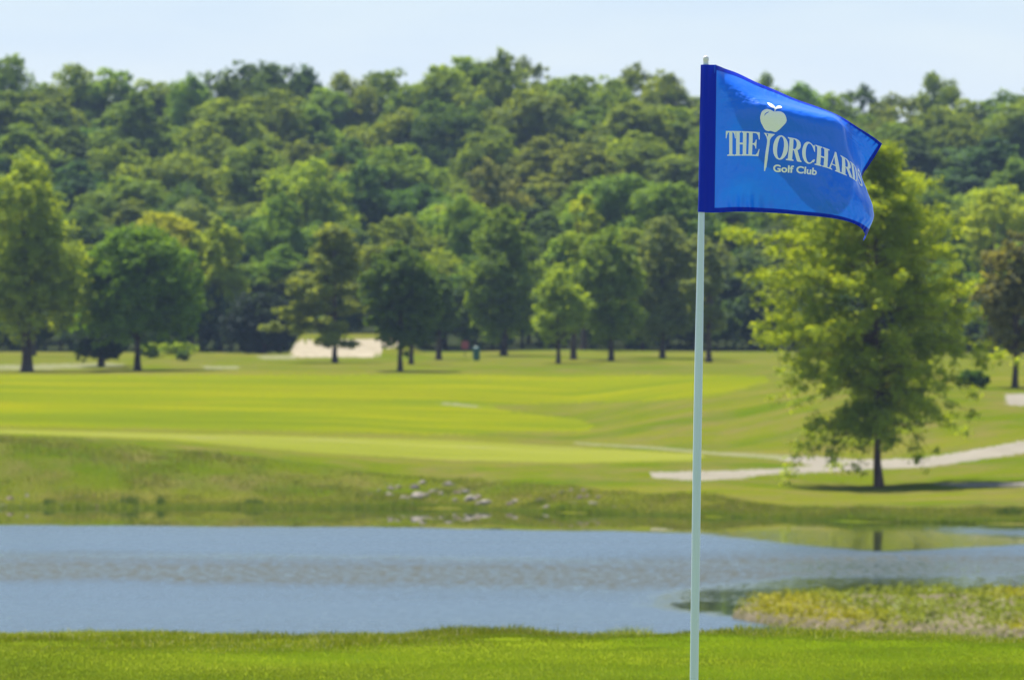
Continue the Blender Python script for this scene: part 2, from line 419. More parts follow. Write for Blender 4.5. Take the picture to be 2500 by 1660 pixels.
region("shore", MUD, M_MUD, "low gravel spit reaching into the pond")
region("pond_bed", BED, M_BED, "muddy bed of the pond")

# ------------------------------------------------------------------ water
wx = np.arange(-75, 75.1, .5); wd = np.concatenate([np.arange(84, 165, 4), np.arange(165, 296, .5)])
WD, WX = np.meshgrid(wd, wx, indexing='ij')
wpx = CX + WX / WD * F; wpy = HY + EYE * F / WD
n1 = fbm(WX * .10, WD * .05, 41) - .5; n2 = fbm(WX * .7, WD * .2, 43, 4) - .5
yy = wpy + n2 * 7
edge = np.interp(wpx, [-900, 0, 1000, 1400, 1750, 2500], [1279, 1280, 1285, 1293, 1300, 1300])
rip = smooth(edge - 1.5, edge + 4, yy)
# calm streak across the middle
cy = np.interp(wpx, [-900, 0, 800, 1300, 1700, 2200], [1384, 1388, 1396, 1402, 1405, 1400]) + n1 * 16 + (fbm(WX * .5, WD * .12, 57) - .5) * 12
band = np.exp(-(np.abs(yy - cy) / 19.0) ** 2.4) * (1 - .6 * smooth(1500, 2000, wpx))
chop = np.clip(.13 + .30 * np.clip(fbm(WX * .05, WD * .16, 51) - .45, 0, 1) + 1.6 * np.exp(-(np.abs(yy - cy) / 21.0) ** 2.2) * (1 - .55 * smooth(1500, 2000, wpx)) + .38 * np.exp(-((yy - cy + 34) / 8.0) ** 2) + .40 * np.exp(-((yy - cy - 30) / 11.0) ** 2) * smooth(400, 1300, wpx) + .5 * smooth(1300, 1900, wpx) * np.exp(-((yy - 1366) / 20.0) ** 2), 0, 1) * smooth(edge, edge + 6, yy)
chop = np.maximum(chop, 0)
rip = rip * (1 - .42 * band) * (.86 + .22 * fbm(WX * .12, WD * .09, 49)) 
cy2 = np.interp(wpx, [-900, 0, 1000, 1700], [1352, 1355, 1362, 1375])
rip = rip * (1 - .40 * np.exp(-((yy - cy2) / 9.0) ** 2)) * (1 - .28 * np.exp(-((yy - cy - 32) / 12.0) ** 2) * smooth(500, 1300, wpx))
# sheltered water under the lone tree
e2 = np.interp(wpx, [1600, 1800, 2000, 2150, 2300, 2500, 3000], [1296, 1312, 1332, 1344, 1338, 1328, 1320])
sh = smooth(1650, 1850, wpx) * (1 - smooth(e2 - 4, e2 + 6, yy))
rip = rip * (1 - sh)
chop = np.maximum(chop * (1 - sh * .9), .15 * sh * smooth(1285, 1300, yy))
st = np.exp(-((yy - np.interp(wpx, [1700, 2100, 2500], [1272, 1284, 1300])) / np.interp(wpx, [1700, 2100, 2500], [3, 8, 13])) ** 2) * smooth(1750, 2100, wpx)
rip = np.maximum(rip, st * .75 * smooth(2150, 2380, wpx))
# calm water beside the spit
e3 = np.interp(wpx, [1450, 1600, 1800, 2000, 2500, 3000], [1470, 1450, 1424, 1408, 1404, 1400])
e4 = np.interp(wpx, [1450, 1600, 1800, 2000, 2500], [1475, 1480, 1500, 1540, 1560])
sp2 = smooth(1480, 1720, wpx + n1 * 120) * smooth(e3 - 14, e3 + 8, yy) * (1 - smooth(e4 - 2, e4 + 12, yy))
rip = rip * (1 - (.62 + .36 * smooth(.35, .6, fbm(WX * .7, WD * .35, 59))) * sp2); chop = chop * (1 - .55 * sp2)
rip = rip * (1 - .6 * smooth(1850, 2000, wpx) * (1 - smooth(1388, 1410, yy)) * smooth(1360, 1390, yy))
idw = np.arange(WD.size).reshape(WD.shape)
QW = np.stack([idw[:-1, :-1], idw[:-1, 1:], idw[1:, 1:], idw[1:, :-1]], -1).reshape(-1, 4)
wo = np_mesh("water", np.stack([WX, WD, 0 * WD], -1).reshape(-1, 3), QW, m_water(), smooth=True, col={"ripple": rip.ravel(), "chop": chop.ravel()})
tag(wo, "rippled blue-grey pond with a calm green strip along the far bank", None, None, 'structure')

# ------------------------------------------------------------------ trees
rng = np.random.default_rng(7)
def leaf_quads(P, Nn, size, rg, asp=.62):
    n = len(P)
    r = rg.normal(size=(n, 3)); t = np.cross(Nn, r); t /= np.linalg.norm(t, axis=1, keepdims=True) + 1e-9
    b = np.cross(Nn, t); s = size * rg.uniform(.6, 1.3, (n, 1))
    a = P + t * s; c = P - t * s; e = P + b * s * asp + Nn * s * .15; f = P - b * s * asp + Nn * s * .15
    return np.stack([a, e, c, f], 1).reshape(-1, 3)
def leaves_from_blobs(C, R, dens, leaf, rg, flat=.8, up=.75):
    Ps, Ns, Vs = [], [], []
    for c, r in zip(C, R):
        n = max(12, int(dens * r * r))
        d = rg.normal(size=(n, 3)); d /= np.linalg.norm(d, axis=1, keepdims=True)
        d[:, 2] = np.where((d[:, 2] < -.3) & (rg.random(n) < .5), -d[:, 2], d[:, 2])
        wob = .82 + .36 * vnoise(d[:, 0] * 2.3 + c[0] * 3, d[:, 2] * 2.3 + d[:, 1] * 2.1 + c[1], 5)
        rr = r * (.15 + 1.15 * rg.random(n)) * wob
        p = c + d * rr[:, None] * np.array([1, 1, flat])
        nn = d * .55 + rg.normal(size=(n, 3)) * .55 + np.array([0, 0, up]); nn /= np.linalg.norm(nn, axis=1, keepdims=True)
        Ps.append(p); Ns.append(nn); Vs.append(np.clip(np.full(n, rg.normal(.5, .13)) + rg.normal(0, .16, n), 0, 1))
    P = np.concatenate(Ps); N = np.concatenate(Ns); v = np.concatenate(Vs)
    return leaf_quads(P, N, leaf, rg), np.repeat(v, 4)
PROF = {'round': ([0, .12, .4, .7, .9, 1], [.4, .8, 1, .93, .66, .3]), 'dome': ([0, .1, .35, .65, .88, 1], [.6, .95, 1, .95, .74, .4]),
        'oval': ([0, .15, .4, .65, .85, 1], [.5, .85, 1, .85, .58, .25]), 'column': ([0, .1, .4, .75, .9, 1], [.7, .95, 1, .86, .6, .3]),
        'tall': ([0, .1, .3, .6, .85, 1], [.55, .8, 1, .88, .6, .22])}
def crown(W, H, shape, rg, nl, leaf, cov, flat=.8, up=.6, tight=False):
    """foliage: big limbs' lobes -> many loose leaf clumps -> leaves. base at z=0"""
    L = []; LR = []; tries = 0; ph = rg.uniform(0, 6.28, 4)
    while len(L) < nl and tries < nl * 60:
        tries += 1
        t = rg.random() ** .9; a = rg.uniform(0, 6.283)
        out_ = 1 + (.06 if tight else 1) * (.17 * math.sin(2 * a + ph[0] + t * 4) + .13 * math.sin(5 * a + ph[1] - t * 9) + rg.normal(0, .08))
        rad = np.interp(t, *PROF[shape]) * W / 2 * out_; r = W * (rg.uniform(.08, .15) if tight else rg.uniform(.11, .24)) * (1 - .25 * t)
        q = rg.random() ** .4; k = max(rad - r * .75, 0) * q
        p = np.array([math.cos(a) * k, math.sin(a) * k, r * .5 + t * (H - r * 1.35)])
        if any(np.linalg.norm(p - c) < .6 * (r + r2) * .75 for c, r2 in zip(L, LR)): continue
        L.append(p); LR.append(r)
    L = np.array(L); LR = np.array(LR)
    w8 = LR ** 2; N = int(cov * W * H / (1.24 * leaf * leaf))
    Ps, Ns, Vs = [], [], []
    for c, r, n in zip(L, LR, (N * w8 / w8.sum()).astype(int)):
        m = max(5, int(22 * rg.uniform(.6, 1.3))); lv = rg.normal(.5, .12)
        d = rg.normal(size=(m, 3)); d /= np.linalg.norm(d, axis=1, keepdims=True)
        d[:, 2] = np.where((d[:, 2] < -.25) & (rg.random(m) < .6), -d[:, 2], d[:, 2])
        cc = c + d * (r * rg.uniform(.55, 1.12, (m, 1))) * np.array([1, 1, rg.uniform(.75, 1.25)]); cr = r * rg.uniform(.16, .36, m)
        k = rg.integers(0, m, n); g = rg.normal(size=(n, 3)) * .62; gl = np.linalg.norm(g, axis=1, keepdims=True); g = g / np.maximum(gl / 1.5, 1)
        p = cc[k] + g * cr[k][:, None] * np.array([1.15, 1.15, flat])
        nn = d[k] * .45 + g * .35 + rg.normal(size=(n, 3)) * .5 + np.array([0, 0, up]); nn /= np.linalg.norm(nn, axis=1, keepdims=True)
        Ps.append(p); Ns.append(nn); Vs.append(np.clip(lv + rg.normal(0, .1, m)[k] + rg.normal(0, .13, n), 0, 1))
    return L, np.concatenate(Ps), np.concatenate(Ns), np.concatenate(Vs)
def tube(pts, rad, seg=7):
    pts = np.asarray(pts, float); n = len(pts); V = []; 
    tan = np.gradient(pts, axis=0); tan /= np.linalg.norm(tan, axis=1, keepdims=True) + 1e-9
    ref = np.array([0, 1.0, 0]) if abs(tan[0][2]) > .7 else np.array([0, 0, 1.0])
    for p, t, r in zip(pts, tan, rad):
        u = np.cross(t, ref); u /= np.linalg.norm(u) + 1e-9; v = np.cross(t, u)
        for k in range(seg):
            a = 2 * math.pi * k / seg
            V.append(p + (u * math.cos(a) + v * math.sin(a)) * r)
    Fq = [[i * seg + k, i * seg + (k + 1) % seg, (i + 1) * seg + (k + 1) % seg, (i + 1) * seg + k] for i in range(n - 1) for k in range(seg)]
    return np.array(V), np.array(Fq)
def join(parts):
    V = []; Fq = []; o = 0
    for v, f in parts:
        V.append(v); Fq.append(f + o); o += len(v)
    return np.concatenate(V), np.concatenate(Fq)
def wood(trunk_r, fork_h, top, C, rg, nl=12, lean=0.0):
    """trunk with root flare and limbs reaching crown blobs"""
    zs = np.array([-.3, 0, .12, .5, fork_h * .6, fork_h, (fork_h + top) * .5, top * .9])
    wob = rg.normal(0, .02, (len(zs), 2)) * zs[:, None]
    pts = np.stack([wob[:, 0] + lean * zs, wob[:, 1], zs], 1)
    rad = trunk_r * np.array([1.7, 1.5, 1.25, 1.05, .95, .9, .5, .12])
    parts = [tube(pts, rad, 10)]
    if len(C):
        for k in rg.choice(len(C), min(nl, len(C)), replace=False):
            c = C[k]; h0 = max(fork_h * .9, min(c[2] * .75, fork_h + (c[2] - fork_h) * rg.uniform(.1, .5)))
            a = np.array([np.interp(h0, zs, pts[:, 0]), np.interp(h0, zs, pts[:, 1]), h0])
            m = (a + c) / 2 + np.array([0, 0, -.06 * np.linalg.norm(c - a)])
            r0 = trunk_r * .42 * (1 - .5 * h0 / top)
            parts.append(tube([a, (a + m) / 2, m, (m + c) / 2 + [0, 0, .05], c], [r0, r0 * .8, r0 * .6, r0 * .4, r0 * .15], 6))
    return join(parts)
def make_tree_meshes(tag_, W, H, clear, shape, seed, nl=26, leaf=.16, cov=5.5, tr=.16, nlimb=12, flat=.8, top_trunk=.8, tight=False):
    rg = np.random.default_rng(seed)
    L, P, N, v = crown(W, H - clear, shape, rg, nl, leaf, cov, flat, .6, tight)
    L[:, 2] += clear; P[:, 2] += clear
    LV = leaf_quads(P, N, leaf, rg)
    cm = np_mesh(tag_ + "_crown", LV, np.arange(len(LV)).reshape(-1, 4), LEAF, col={"var": np.repeat(v, 4)}, link_it=False)
    wv, wf = wood(tr, max(clear * .95, .5), H * top_trunk, L, rg, nlimb)
    tm = np_mesh(tag_ + "_trunk", wv, wf, BARK, link_it=False, smooth=True)
    return tm, cm
def put_tree(name, meshes, loc, color, label, cat="tree", group=None, rz=0.0, sc=(1, 1, 1)):
    e = empty(name, loc); e.rotation_euler = (0, 0, rz); e.scale = sc
    tag(e, label, cat, group)
    t = bpy.data.objects.new("trunk", meshes[0]); link(t, e)
    c = bpy.data.objects.new("crown", meshes[1]); link(c, e)
    c.color = (*color, 1)
    return e

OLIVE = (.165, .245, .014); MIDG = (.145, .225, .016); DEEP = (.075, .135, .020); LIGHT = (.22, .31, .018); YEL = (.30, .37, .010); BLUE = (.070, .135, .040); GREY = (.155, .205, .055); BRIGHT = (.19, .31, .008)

# --- hillside woods: a few crown types, copied one tree at a time
protos = []
for k, (W, H, cl, shp, nl) in enumerate([(8, 12, 2.5, 'round', 26), (8.5, 13, 3, 'oval', 30), (9, 11, 2, 'dome', 28), (7, 13, 2.5, 'tall', 26),
                                         (8, 12.5, 2, 'round', 34), (9.5, 12, 2.5, 'oval', 24), (6.5, 13.5, 2.5, 'tall', 22), (8, 13, 2, 'column', 30), (9, 12.5, 2.5, 'round', 20)]):
    protos.append(((W, H), make_tree_meshes("woodland", W, H, cl, shp, 100 + k, int(nl * 1.35), .17, 8.5, .22, 14)))
WORDS = "first second third fourth fifth sixth seventh eighth ninth tenth eleventh twelfth thirteenth fourteenth fifteenth sixteenth seventeenth eighteenth nineteenth twentieth".split() + \
        ["twenty-" + a for a in "first second third fourth fifth sixth seventh eighth ninth".split()] + ["thirtieth"] + ["thirty-" + a for a in "first second third fourth fifth sixth seventh eighth ninth".split()] + ["fortieth", "forty-first", "forty-second", "forty-third"]
TN = {OLIVE: 'olive-green', MIDG: 'mid-green', DEEP: 'dark green', LIGHT: 'light green', YEL: 'yellow-green', BLUE: 'dark bluish-green', GREY: 'grey-green', BRIGHT: 'bright green'}
def forest_row(rowname, items, d0, seed):
    rg = np.random.default_rng(seed); cnt = 0; off = 0
    for (px, top, wpx, colr) in sorted(items):
        d = d0 + rg.uniform(-14, 14); x = (px - CX) / F * d; zb = float(terrain(x, d))
        H = z_of(top, d) - zb; Wm = wpx * d / F
        (PW, PH), ms = protos[int(rg.integers(len(protos)))] if H / max(Wm, .1) < 2.3 else protos[6]
        if rowname == 'skyline row':
            (PW, PH), ms = protos[[0, 2, 4, 5, 8, 1][int(rg.integers(6))]]; Wm *= 1.35
        if -20 <= px <= 2520:
            cnt += 1; lab = f"{TN[colr]} tree in the {rowname} of the woods, {WORDS[cnt - 1]} from the left"
        else: off += 1; lab = f"{TN[colr]} woodland tree, {rowname}, beyond the frame ({WORDS[off - 1]})"
        j = rg.uniform(.88, 1.12, 3)
        Wm *= 1.2
        put_tree("woodland_tree", ms, (x, d, zb - .2), tuple(np.array(colr) * j), lab, "tree", "trees of the wooded hillside", rg.uniform(0, 6.28), (Wm / PW, Wm / PW, (H + .2) / PH))
sky_row = [(-150,190,190,MIDG),(-60,170,190,OLIVE),(20,128,130,MIDG),(120,205,150,MIDG),(195,158,150,OLIVE),(275,162,140,OLIVE),(370,190,140,OLIVE),(470,176,100,OLIVE),(425,205,120,MIDG),(545,190,100,DEEP),
           (600,150,170,DEEP),(672,146,150,DEEP),(745,158,110,DEEP),(800,215,130,MIDG),(850,178,130,OLIVE),(940,165,160,MIDG),(1010,205,140,MIDG),(1085,160,140,OLIVE),(1150,140,150,OLIVE),(1215,132,150,OLIVE),(1285,148,120,GREY),
           (1345,192,120,OLIVE),(1410,186,150,OLIVE),(1490,186,140,OLIVE),(1560,165,150,OLIVE),(1625,172,130,OLIVE),(1700,235,150,OLIVE),(1790,225,150,MIDG),(1870,178,60,MIDG),(1950,200,150,MIDG),(2030,222,130,MIDG),(2100,214,120,DEEP),(2180,236,150,MIDG),
           (2290,178,110,MIDG),(2370,238,150,MIDG),(2450,228,150,MIDG),(2530,218,150,MIDG),(2620,225,170,OLIVE),(2720,210,170,MIDG)]
forest_row("skyline row", sky_row, 800, 1)
rg0 = np.random.default_rng(77)
def auto_row(y0, y1, step, wpx, pal, seed, over={}):
    r = np.random.default_rng(seed); L = []
    x = -200 + r.uniform(0, 40)
    while x < 2720:
        L.append((int(x), float(r.uniform(y0, y1)), float(wpx * r.uniform(.7, 1.3)), pal[int(r.integers(len(pal)))]))
        x += step * r.uniform(.8, 1.2)
    return L
forest_row("second row", auto_row(212, 320, 105, 200, [OLIVE, MIDG, MIDG, DEEP, OLIVE, GREY], 5), 748, 2)
forest_row("third row", auto_row(290, 420, 118, 215, [MIDG, DEEP, MIDG, OLIVE, BLUE, OLIVE], 8), 692, 3)
forest_row("fourth row", auto_row(385, 500, 125, 215, [DEEP, BLUE, MIDG, DEEP, LIGHT, MIDG], 13), 640, 4)
forest_row("fifth row", [(-120,470,260,MIDG),(40,500,240,MIDG),(200,510,200,DEEP),(330,490,190,MIDG),(470,480,190,GREY),(610,530,170,DEEP),(690,480,150,MIDG),(770,540,170,DEEP),(880,560,170,BLUE),(975,520,190,MIDG),(1060,500,190,LIGHT),
    (1180,400,200,GREY),(1130,470,160,LIGHT),(1330,520,170,DEEP),(1440,470,170,LIGHT),(1530,410,210,MIDG),(1640,430,230,MIDG),(1780,500,230,DEEP),(1900,540,220,DEEP),(2060,470,240,DEEP),(2230,430,200,MIDG),(2340,480,180,MIDG),(2440,455,190,YEL),(2560,440,220,LIGHT),(2680,470,240,MIDG)], 598, 5)
forest_row("lowest row", [(-130,560,240,MIDG),(60,600,200,DEEP),(215,590,190,MIDG),(400,520,190,YEL),(540,525,140,YEL),(470,560,160,LIGHT),(600,640,180,MIDG),(680,600,170,MIDG),(740,640,150,DEEP),(850,620,150,BLUE),(940,590,190,MIDG),(1080,610,170,LIGHT),
    (1160,620,150,DEEP),(1290,600,170,DEEP),(1385,560,150,LIGHT),(1480,560,170,MIDG),(1560,560,200,MIDG),(1700,570,210,GREY),(1840,620,210,BLUE),(1960,640,200,DEEP),(2090,640,210,BLUE),(2230,640,200,DEEP),(2370,600,210,MIDG),(2500,590,220,MIDG),(2640,590,240,MIDG)], 562, 6)
# dark understorey bushes closing the wood edge
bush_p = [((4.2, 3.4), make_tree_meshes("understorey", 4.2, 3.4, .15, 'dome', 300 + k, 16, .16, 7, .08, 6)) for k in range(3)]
rb = np.random.default_rng(55); cnt = 0; off2 = 0
for k, px in enumerate(np.arange(-220, 2760, 62)):
    if 690 < px < 1010: continue
    px = float(px + rb.uniform(-15, 15)); d = 551 + rb.uniform(-4, 5); x = (px - CX) / F * d; zb = float(terrain(x, d))
    (PW, PH), ms = bush_p[k % 3]; s = rb.uniform(.8, 1.35)
    if 0 <= px <= 2500:
        cnt += 1; lab = f"dark low bush closing the foot of the woods, {WORDS[cnt-1]} from the left"
    else: off2 += 1; lab = f"dark low bush at the foot of the woods beyond the frame ({WORDS[off2 - 1]})"
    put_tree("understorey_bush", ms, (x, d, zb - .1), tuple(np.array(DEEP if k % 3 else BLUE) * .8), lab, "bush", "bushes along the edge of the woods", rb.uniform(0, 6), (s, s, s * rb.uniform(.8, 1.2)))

# --- trees that stand out on the course
def feature(name, px, base_py, top_py, wpx, crown_bottom_py, shape, colr, label, seed, nl=26, leaf=.13, cov=5.5, tr_px=14, d=None, cat="tree", dx=0, tight=False):
    if d is None: x, d, zb = gpt(px, base_py)
    else: x = (px - CX) / F * d; zb = float(terrain(x, d))
    H = z_of(top_py, d) - zb; W = wpx * d / F; cl = max(z_of(crown_bottom_py, d) - zb, .1)
    ms = make_tree_meshes(name, W, H, cl, shape, seed, nl, leaf, cov, tr_px / 2 * d / F, 14, tight=tight)
    e = put_tree(name, ms, (x, d, zb), colr, label, cat)
    if dx: e.children[1].location.x = dx * d / F
    return e
feature("shade_tree", 66, 907, 388, 295, 835, 'oval', (.24, .32, .018), "tall light green shade tree at the left edge with a thick dark trunk", 11, 60, cov=8, tr_px=26)
feature("shade_tree", 80, 0, 352, 190, 700, 'round', OLIVE, "olive tree whose rounded top rises behind the tall tree at the left edge", 12, 24, cov=5.5, d=520)
feature("round_tree", 336, 904, 552, 335, 838, 'dome', (.115, .215, .010), "broad round dark-hearted tree with a bright green domed top on a forked trunk", 13, 150, cov=13, tr_px=16, tight=True)
feature("round_tree", 250, 885, 640, 130, 850, 'oval', LIGHT, "light green tree squeezed between the tall left tree and the broad round tree", 14, 20, cov=5, d=475, tr_px=10)
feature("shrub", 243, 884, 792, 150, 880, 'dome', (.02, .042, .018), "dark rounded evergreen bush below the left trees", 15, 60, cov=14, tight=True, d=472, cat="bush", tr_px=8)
feature("shrub", 365, 0, 838, 80, 884, 'dome', LIGHT, "small light green bush just right of the forked trunk", 16, 30, cov=12, tight=True, d=497, cat="bush", tr_px=4)
feature("shrub", 432, 0, 838, 110, 884, 'dome', LIGHT, "pale rounded bush on the grassy rise right of the round tree", 17, 40, cov=12, tight=True, d=500, cat="bush", tr_px=4)
feature("shrub", 447, 0, 856, 44, 884, 'dome', DEEP, "tiny dark bush in front of the pale rounded bush", 18, 20, cov=14, tight=True, d=492, cat="bush", tr_px=3)
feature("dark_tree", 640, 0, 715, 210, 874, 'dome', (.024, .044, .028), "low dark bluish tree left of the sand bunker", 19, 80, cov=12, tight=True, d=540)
feature("round_tree", 977, 906, 604, 225, 850, 'round', DEEP, "dark round tree standing in front of the bunker's right end", 20, 110, cov=13, tr_px=12, tight=True)
feature("slender_tree", 1004, 889, 640, 130, 835, 'oval', DEEP, "dark tree just behind and right of the dark round tree", 21, 26, cov=10, tr_px=11)
feature("slender_tree", 1071, 878, 660, 120, 830, 'oval', DEEP, "dark narrow tree with a short trunk, right of the dark round pair", 22, 26, cov=10, tr_px=13)
feature("leafy_tree", 1230, 868, 500, 225, 838, 'oval', MIDG, "tall fresh green tree at the wood edge right of the teal bin", 23, 46, cov=8, tr_px=16)
feature("leafy_tree", 1363, 887, 650, 165, 842, 'oval', LIGHT, "small light green tree with an uneven lobed crown and thin trunk", 24, 34, cov=7, tr_px=10)
feature("leafy_tree", 1400, 0, 560, 150, 760, 'round', LIGHT, "light green tree rising behind the small lobed tree", 25, 18, cov=5.5, d=505)
feature("leafy_tree", 1425, 0, 470, 105, 640, 'round', YEL, "yellow-green treetop above the row of lawn trees", 26, 12, cov=5, d=545)
feature("leafy_tree", 1492, 881, 555, 200, 838, 'oval', MIDG, "mid-green tree casting a long shadow, middle of the row left of the flagstick", 27, 40, cov=8, tr_px=13)
feature("leafy_tree", 1617, 874, 530, 235, 830, 'oval', GREY, "dull green tree nearest the left side of the flagstick", 28, 44, cov=8, tr_px=13)
feature("leafy_tree", 1730, 0, 590, 130, 850, 'oval', GREY, "dull narrow tree just right of the flagstick", 29, 18, cov=5, d=505)
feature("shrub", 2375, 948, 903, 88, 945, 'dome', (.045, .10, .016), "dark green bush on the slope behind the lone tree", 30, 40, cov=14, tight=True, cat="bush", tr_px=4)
feature("shade_tree", 2478, 945, 560, 205, 862, 'oval', (.17, .175, .06), "brownish olive tree cut by the right edge of the picture", 31, 34, cov=8, tr_px=14)
feature("leafy_tree", 2420, 0, 455, 190, 700, 'round', YEL, "yellow-green tree near the right edge behind the brownish tree", 32, 20, cov=5.5, d=525)
feature("leafy_tree", 2335, 0, 530, 130, 830, 'oval', MIDG, "green tree in the gap between the lone tree and the right edge", 33, 18, cov=5, d=520)

# open pine with layered boughs
def boughs(H, prof_l, prof_r, n, hmin, clump, leaf, seed, droop, rise, base_r, per=130, depth=.85, flat=.55, frac0=.4, tier=None):
    rg = np.random.default_rng(seed); parts = []; C = []; R = []
    zs = np.linspace(0, H * .97, 14); bend = np.cumsum(rg.normal(0, .025, (14, 2)), axis=0)
    pts = np.stack([bend[:, 0], bend[:, 1], zs], 1); pts[0, :2] = 0
    rad = base_r * (1 - zs / H * .9); rad[0] *= 1.45
    pts = np.concatenate([[[0, 0, -.3]], pts]); rad = np.concatenate([[rad[0]], rad])
    parts.append(tube(pts, rad, 10))
    for k in range(n):
        t = (k + rg.random()) / n; h = hmin + (H - hmin) * t
        if tier: h = hmin + (H - hmin) * (round(t * tier) / tier) + rg.normal(0, .12)
        h = min(h, H * .94); a = rg.uniform(0, 6.283); ca = math.cos(a)
        L = (prof_l(h / H) if ca < 0 else prof_r(h / H)); L = L * (abs(ca) + (1 - abs(ca)) * depth) * rg.uniform(.62, 1.04)
        bare = h / H < .36 and rg.random() < .5
        if bare: L *= .55
        r_ = rise(h / H) + rg.normal(0, .08); dr_ = droop(h / H)
        o = np.array([np.interp(h, zs, pts[1:, 0]), np.interp(h, zs, pts[1:, 1]), h - L * .12])
        ts = np.linspace(0, 1, 6)
        q = np.stack([o[0] + ca * L * ts, o[1] + math.sin(a) * L * ts, o[2] + L * (r_ * ts - dr_ * ts ** 2.2)], 1)
        q[1:, :2] += rg.normal(0, .05 * L / 3, (5, 2))
        r0 = base_r * .32 * (1 - .6 * h / H)
        parts.append(tube(q, r0 * np.array([1, .8, .6, .42, .28, .12]), 5))
        m = max(3, int(L / .42))
        if bare and rg.random() < .5: continue
        for s in np.linspace(frac0, 1, m):
            c = np.array([np.interp(s, ts, q[:, i]) for i in range(3)]) + rg.normal(0, .16, 3)
            C.append(c); R.append(clump * rg.uniform(.6, 1.25) * (1.1 - .35 * s))
    C = np.array(C); R = np.array(R)
    LV, var = leaves_from_blobs(C, R, per / clump ** 2, leaf, rg, flat, .8)
    return join(parts), (LV, var)
def put_boughs(name, px, base_py, top_py, colr, label, args):
    x, d, zb = gpt(px, base_py); H = z_of(top_py, d) - zb
    (wv, wf), (LV, var) = boughs(H, **args(F / d))
    e = empty(name, (x, d, zb)); tag(e, label, "tree")
    np_mesh("trunk", wv, wf, BARK if name == "pine_tree" else BARK2, e, True)
    c = np_mesh("crown", LV, np.arange(len(LV)).reshape(-1, 4), LEAF, e, col={"var": var}); c.color = (*colr, 1)
    return e
put_boughs("pine_tree", 818, 886, 548, (.19, .24, .04), "open olive pine with spreading layered boughs in front of the bunker",
    lambda s: dict(prof_l=lambda t: np.interp(t, [.15, .3, .55, .8, 1], [120, 178, 110, 55, 12]) / s, prof_r=lambda t: np.interp(t, [.15, .3, .55, .8, 1], [60, 75, 60, 50, 12]) / s,
                   n=52, hmin=1.35, clump=.52, leaf=.13, seed=5, droop=lambda t: .35, rise=lambda t: .25 + .5 * t, base_r=.15, per=150, flat=.45, tier=8))
# the lone tree beyond the pond
BARK2 = m_simple("brown_bark", (.07, .04, .028), (.17, .105, .08), 7, .9, .05, .6, (1, 1, .25))
put_boughs("birch_tree", 2146, 1188, 356, (.27, .35, .010), "lone yellow-green tree on the far bank with ragged drooping lower branches",
    lambda s: dict(prof_l=lambda t: np.interp(t, [.14, .2, .3, .42, .55, .66, .74, .8, .9, 1], [140, 250, 280, 292, 320, 365, 300, 205, 64, 10]) / s,
                   prof_r=lambda t: np.interp(t, [.14, .2, .3, .42, .55, .7, .8, .9, 1], [140, 240, 315, 325, 280, 210, 160, 95, 22]) / s,
                   n=225, hmin=1.9, clump=.42, leaf=.080, seed=9, droop=lambda t: np.interp(t, [.15, .4, .7, 1], [.62, .35, .15, 0]), rise=lambda t: np.interp(t, [.15, .4, .8, 1], [.18, .3, .5, .55]), base_r=.135, per=92, flat=.75, frac0=.3))

# ------------------------------------------------------------------ rocks on the far bank
def rock_mesh(seed):
    bm = bmesh.new(); bmesh.ops.create_icosphere(bm, subdivisions=3, radius=1)
    rg = random.Random(seed); from mathutils import noise
    pl = [(Vector((rg.uniform(-1, 1), rg.uniform(-1, 1), rg.uniform(-.4, 1))).normalized(), rg.uniform(.6, .85)) for _ in range(7)]
    for v in bm.verts:
        for n, dd in pl:
            k = v.co.dot(n)
            if k > dd: v.co -= n * (k - dd) * .85
        v.co *= 1 + .12 * noise.noise(v.co * 2.3 + Vector((seed, 0, 0)))
        v.co.z *= .68
    me = bpy.data.meshes.new("rock"); bm.to_mesh(me); bm.free()
    for p in me.polygons: p.use_smooth = True
    return me
b = NB("rock"); oi = b.n("ShaderNodeObjectInfo"); tn = b.noise(5, b.pos(), 5)
M_ROCK = b.done(b.bsdf(b.mix(1, oi.outputs['Color'], b.ramp(tn, [(.3, (.6, .58, .55)), (.7, (1.25, 1.25, 1.25))]), 'MULTIPLY'), .85, .2, tn, .5, .04).outputs[0])
RM = [rock_mesh(k) for k in range(6)]
for m in RM: m.materials.append(M_ROCK)
PALE = (.28, .245, .20); TAN = (.20, .155, .12); DARKR = (.10, .085, .09)
rocks = [(8,1236,7,PALE),(25,1218,9,TAN),(50,1238,5,PALE),(66,1212,6,PALE),(105,1236,5,TAN),(190,1214,6,PALE),(232,1238,8,(.2,.12,.1)),(148,1236,7,TAN),
         (903,1210,8,TAN),(925,1200,6,PALE),(950,1212,12,PALE),(955,1194,9,(.22,.185,.15)),(973,1190,8,(.22,.185,.15)),(988,1220,13,PALE),(1000,1232,9,PALE),(1014,1192,11,DARKR),(1030,1180,9,PALE),(1018,1218,22,PALE),(1036,1213,14,PALE),
         (1052,1205,12,PALE),(1064,1200,9,DARKR),(1075,1208,9,PALE),(1096,1186,13,(.28,.245,.21)),(1112,1223,8,PALE),(1118,1205,10,TAN),(1138,1203,10,(.28,.245,.21)),(1150,1222,17,PALE),(1166,1216,12,TAN),(1182,1231,17,PALE),(1168,1233,9,TAN),
         (1128,1196,8,TAN),(1245,1232,10,TAN),(1258,1226,9,PALE),(1320,1222,9,TAN),(1336,1240,9,PALE),(1352,1215,9,TAN),(1372,1205,10,TAN),(1392,1200,8,(.3,.22,.19)),(1400,1232,9,TAN),(1415,1218,11,TAN),(1425,1200,8,TAN),(1434,1214,8,(.3,.22,.19)),(1446,1233,12,PALE),(1462,1215,8,TAN),(1500,1240,7,TAN)]
CN = {PALE: 'pale grey', TAN: 'tan', DARKR: 'dark'}
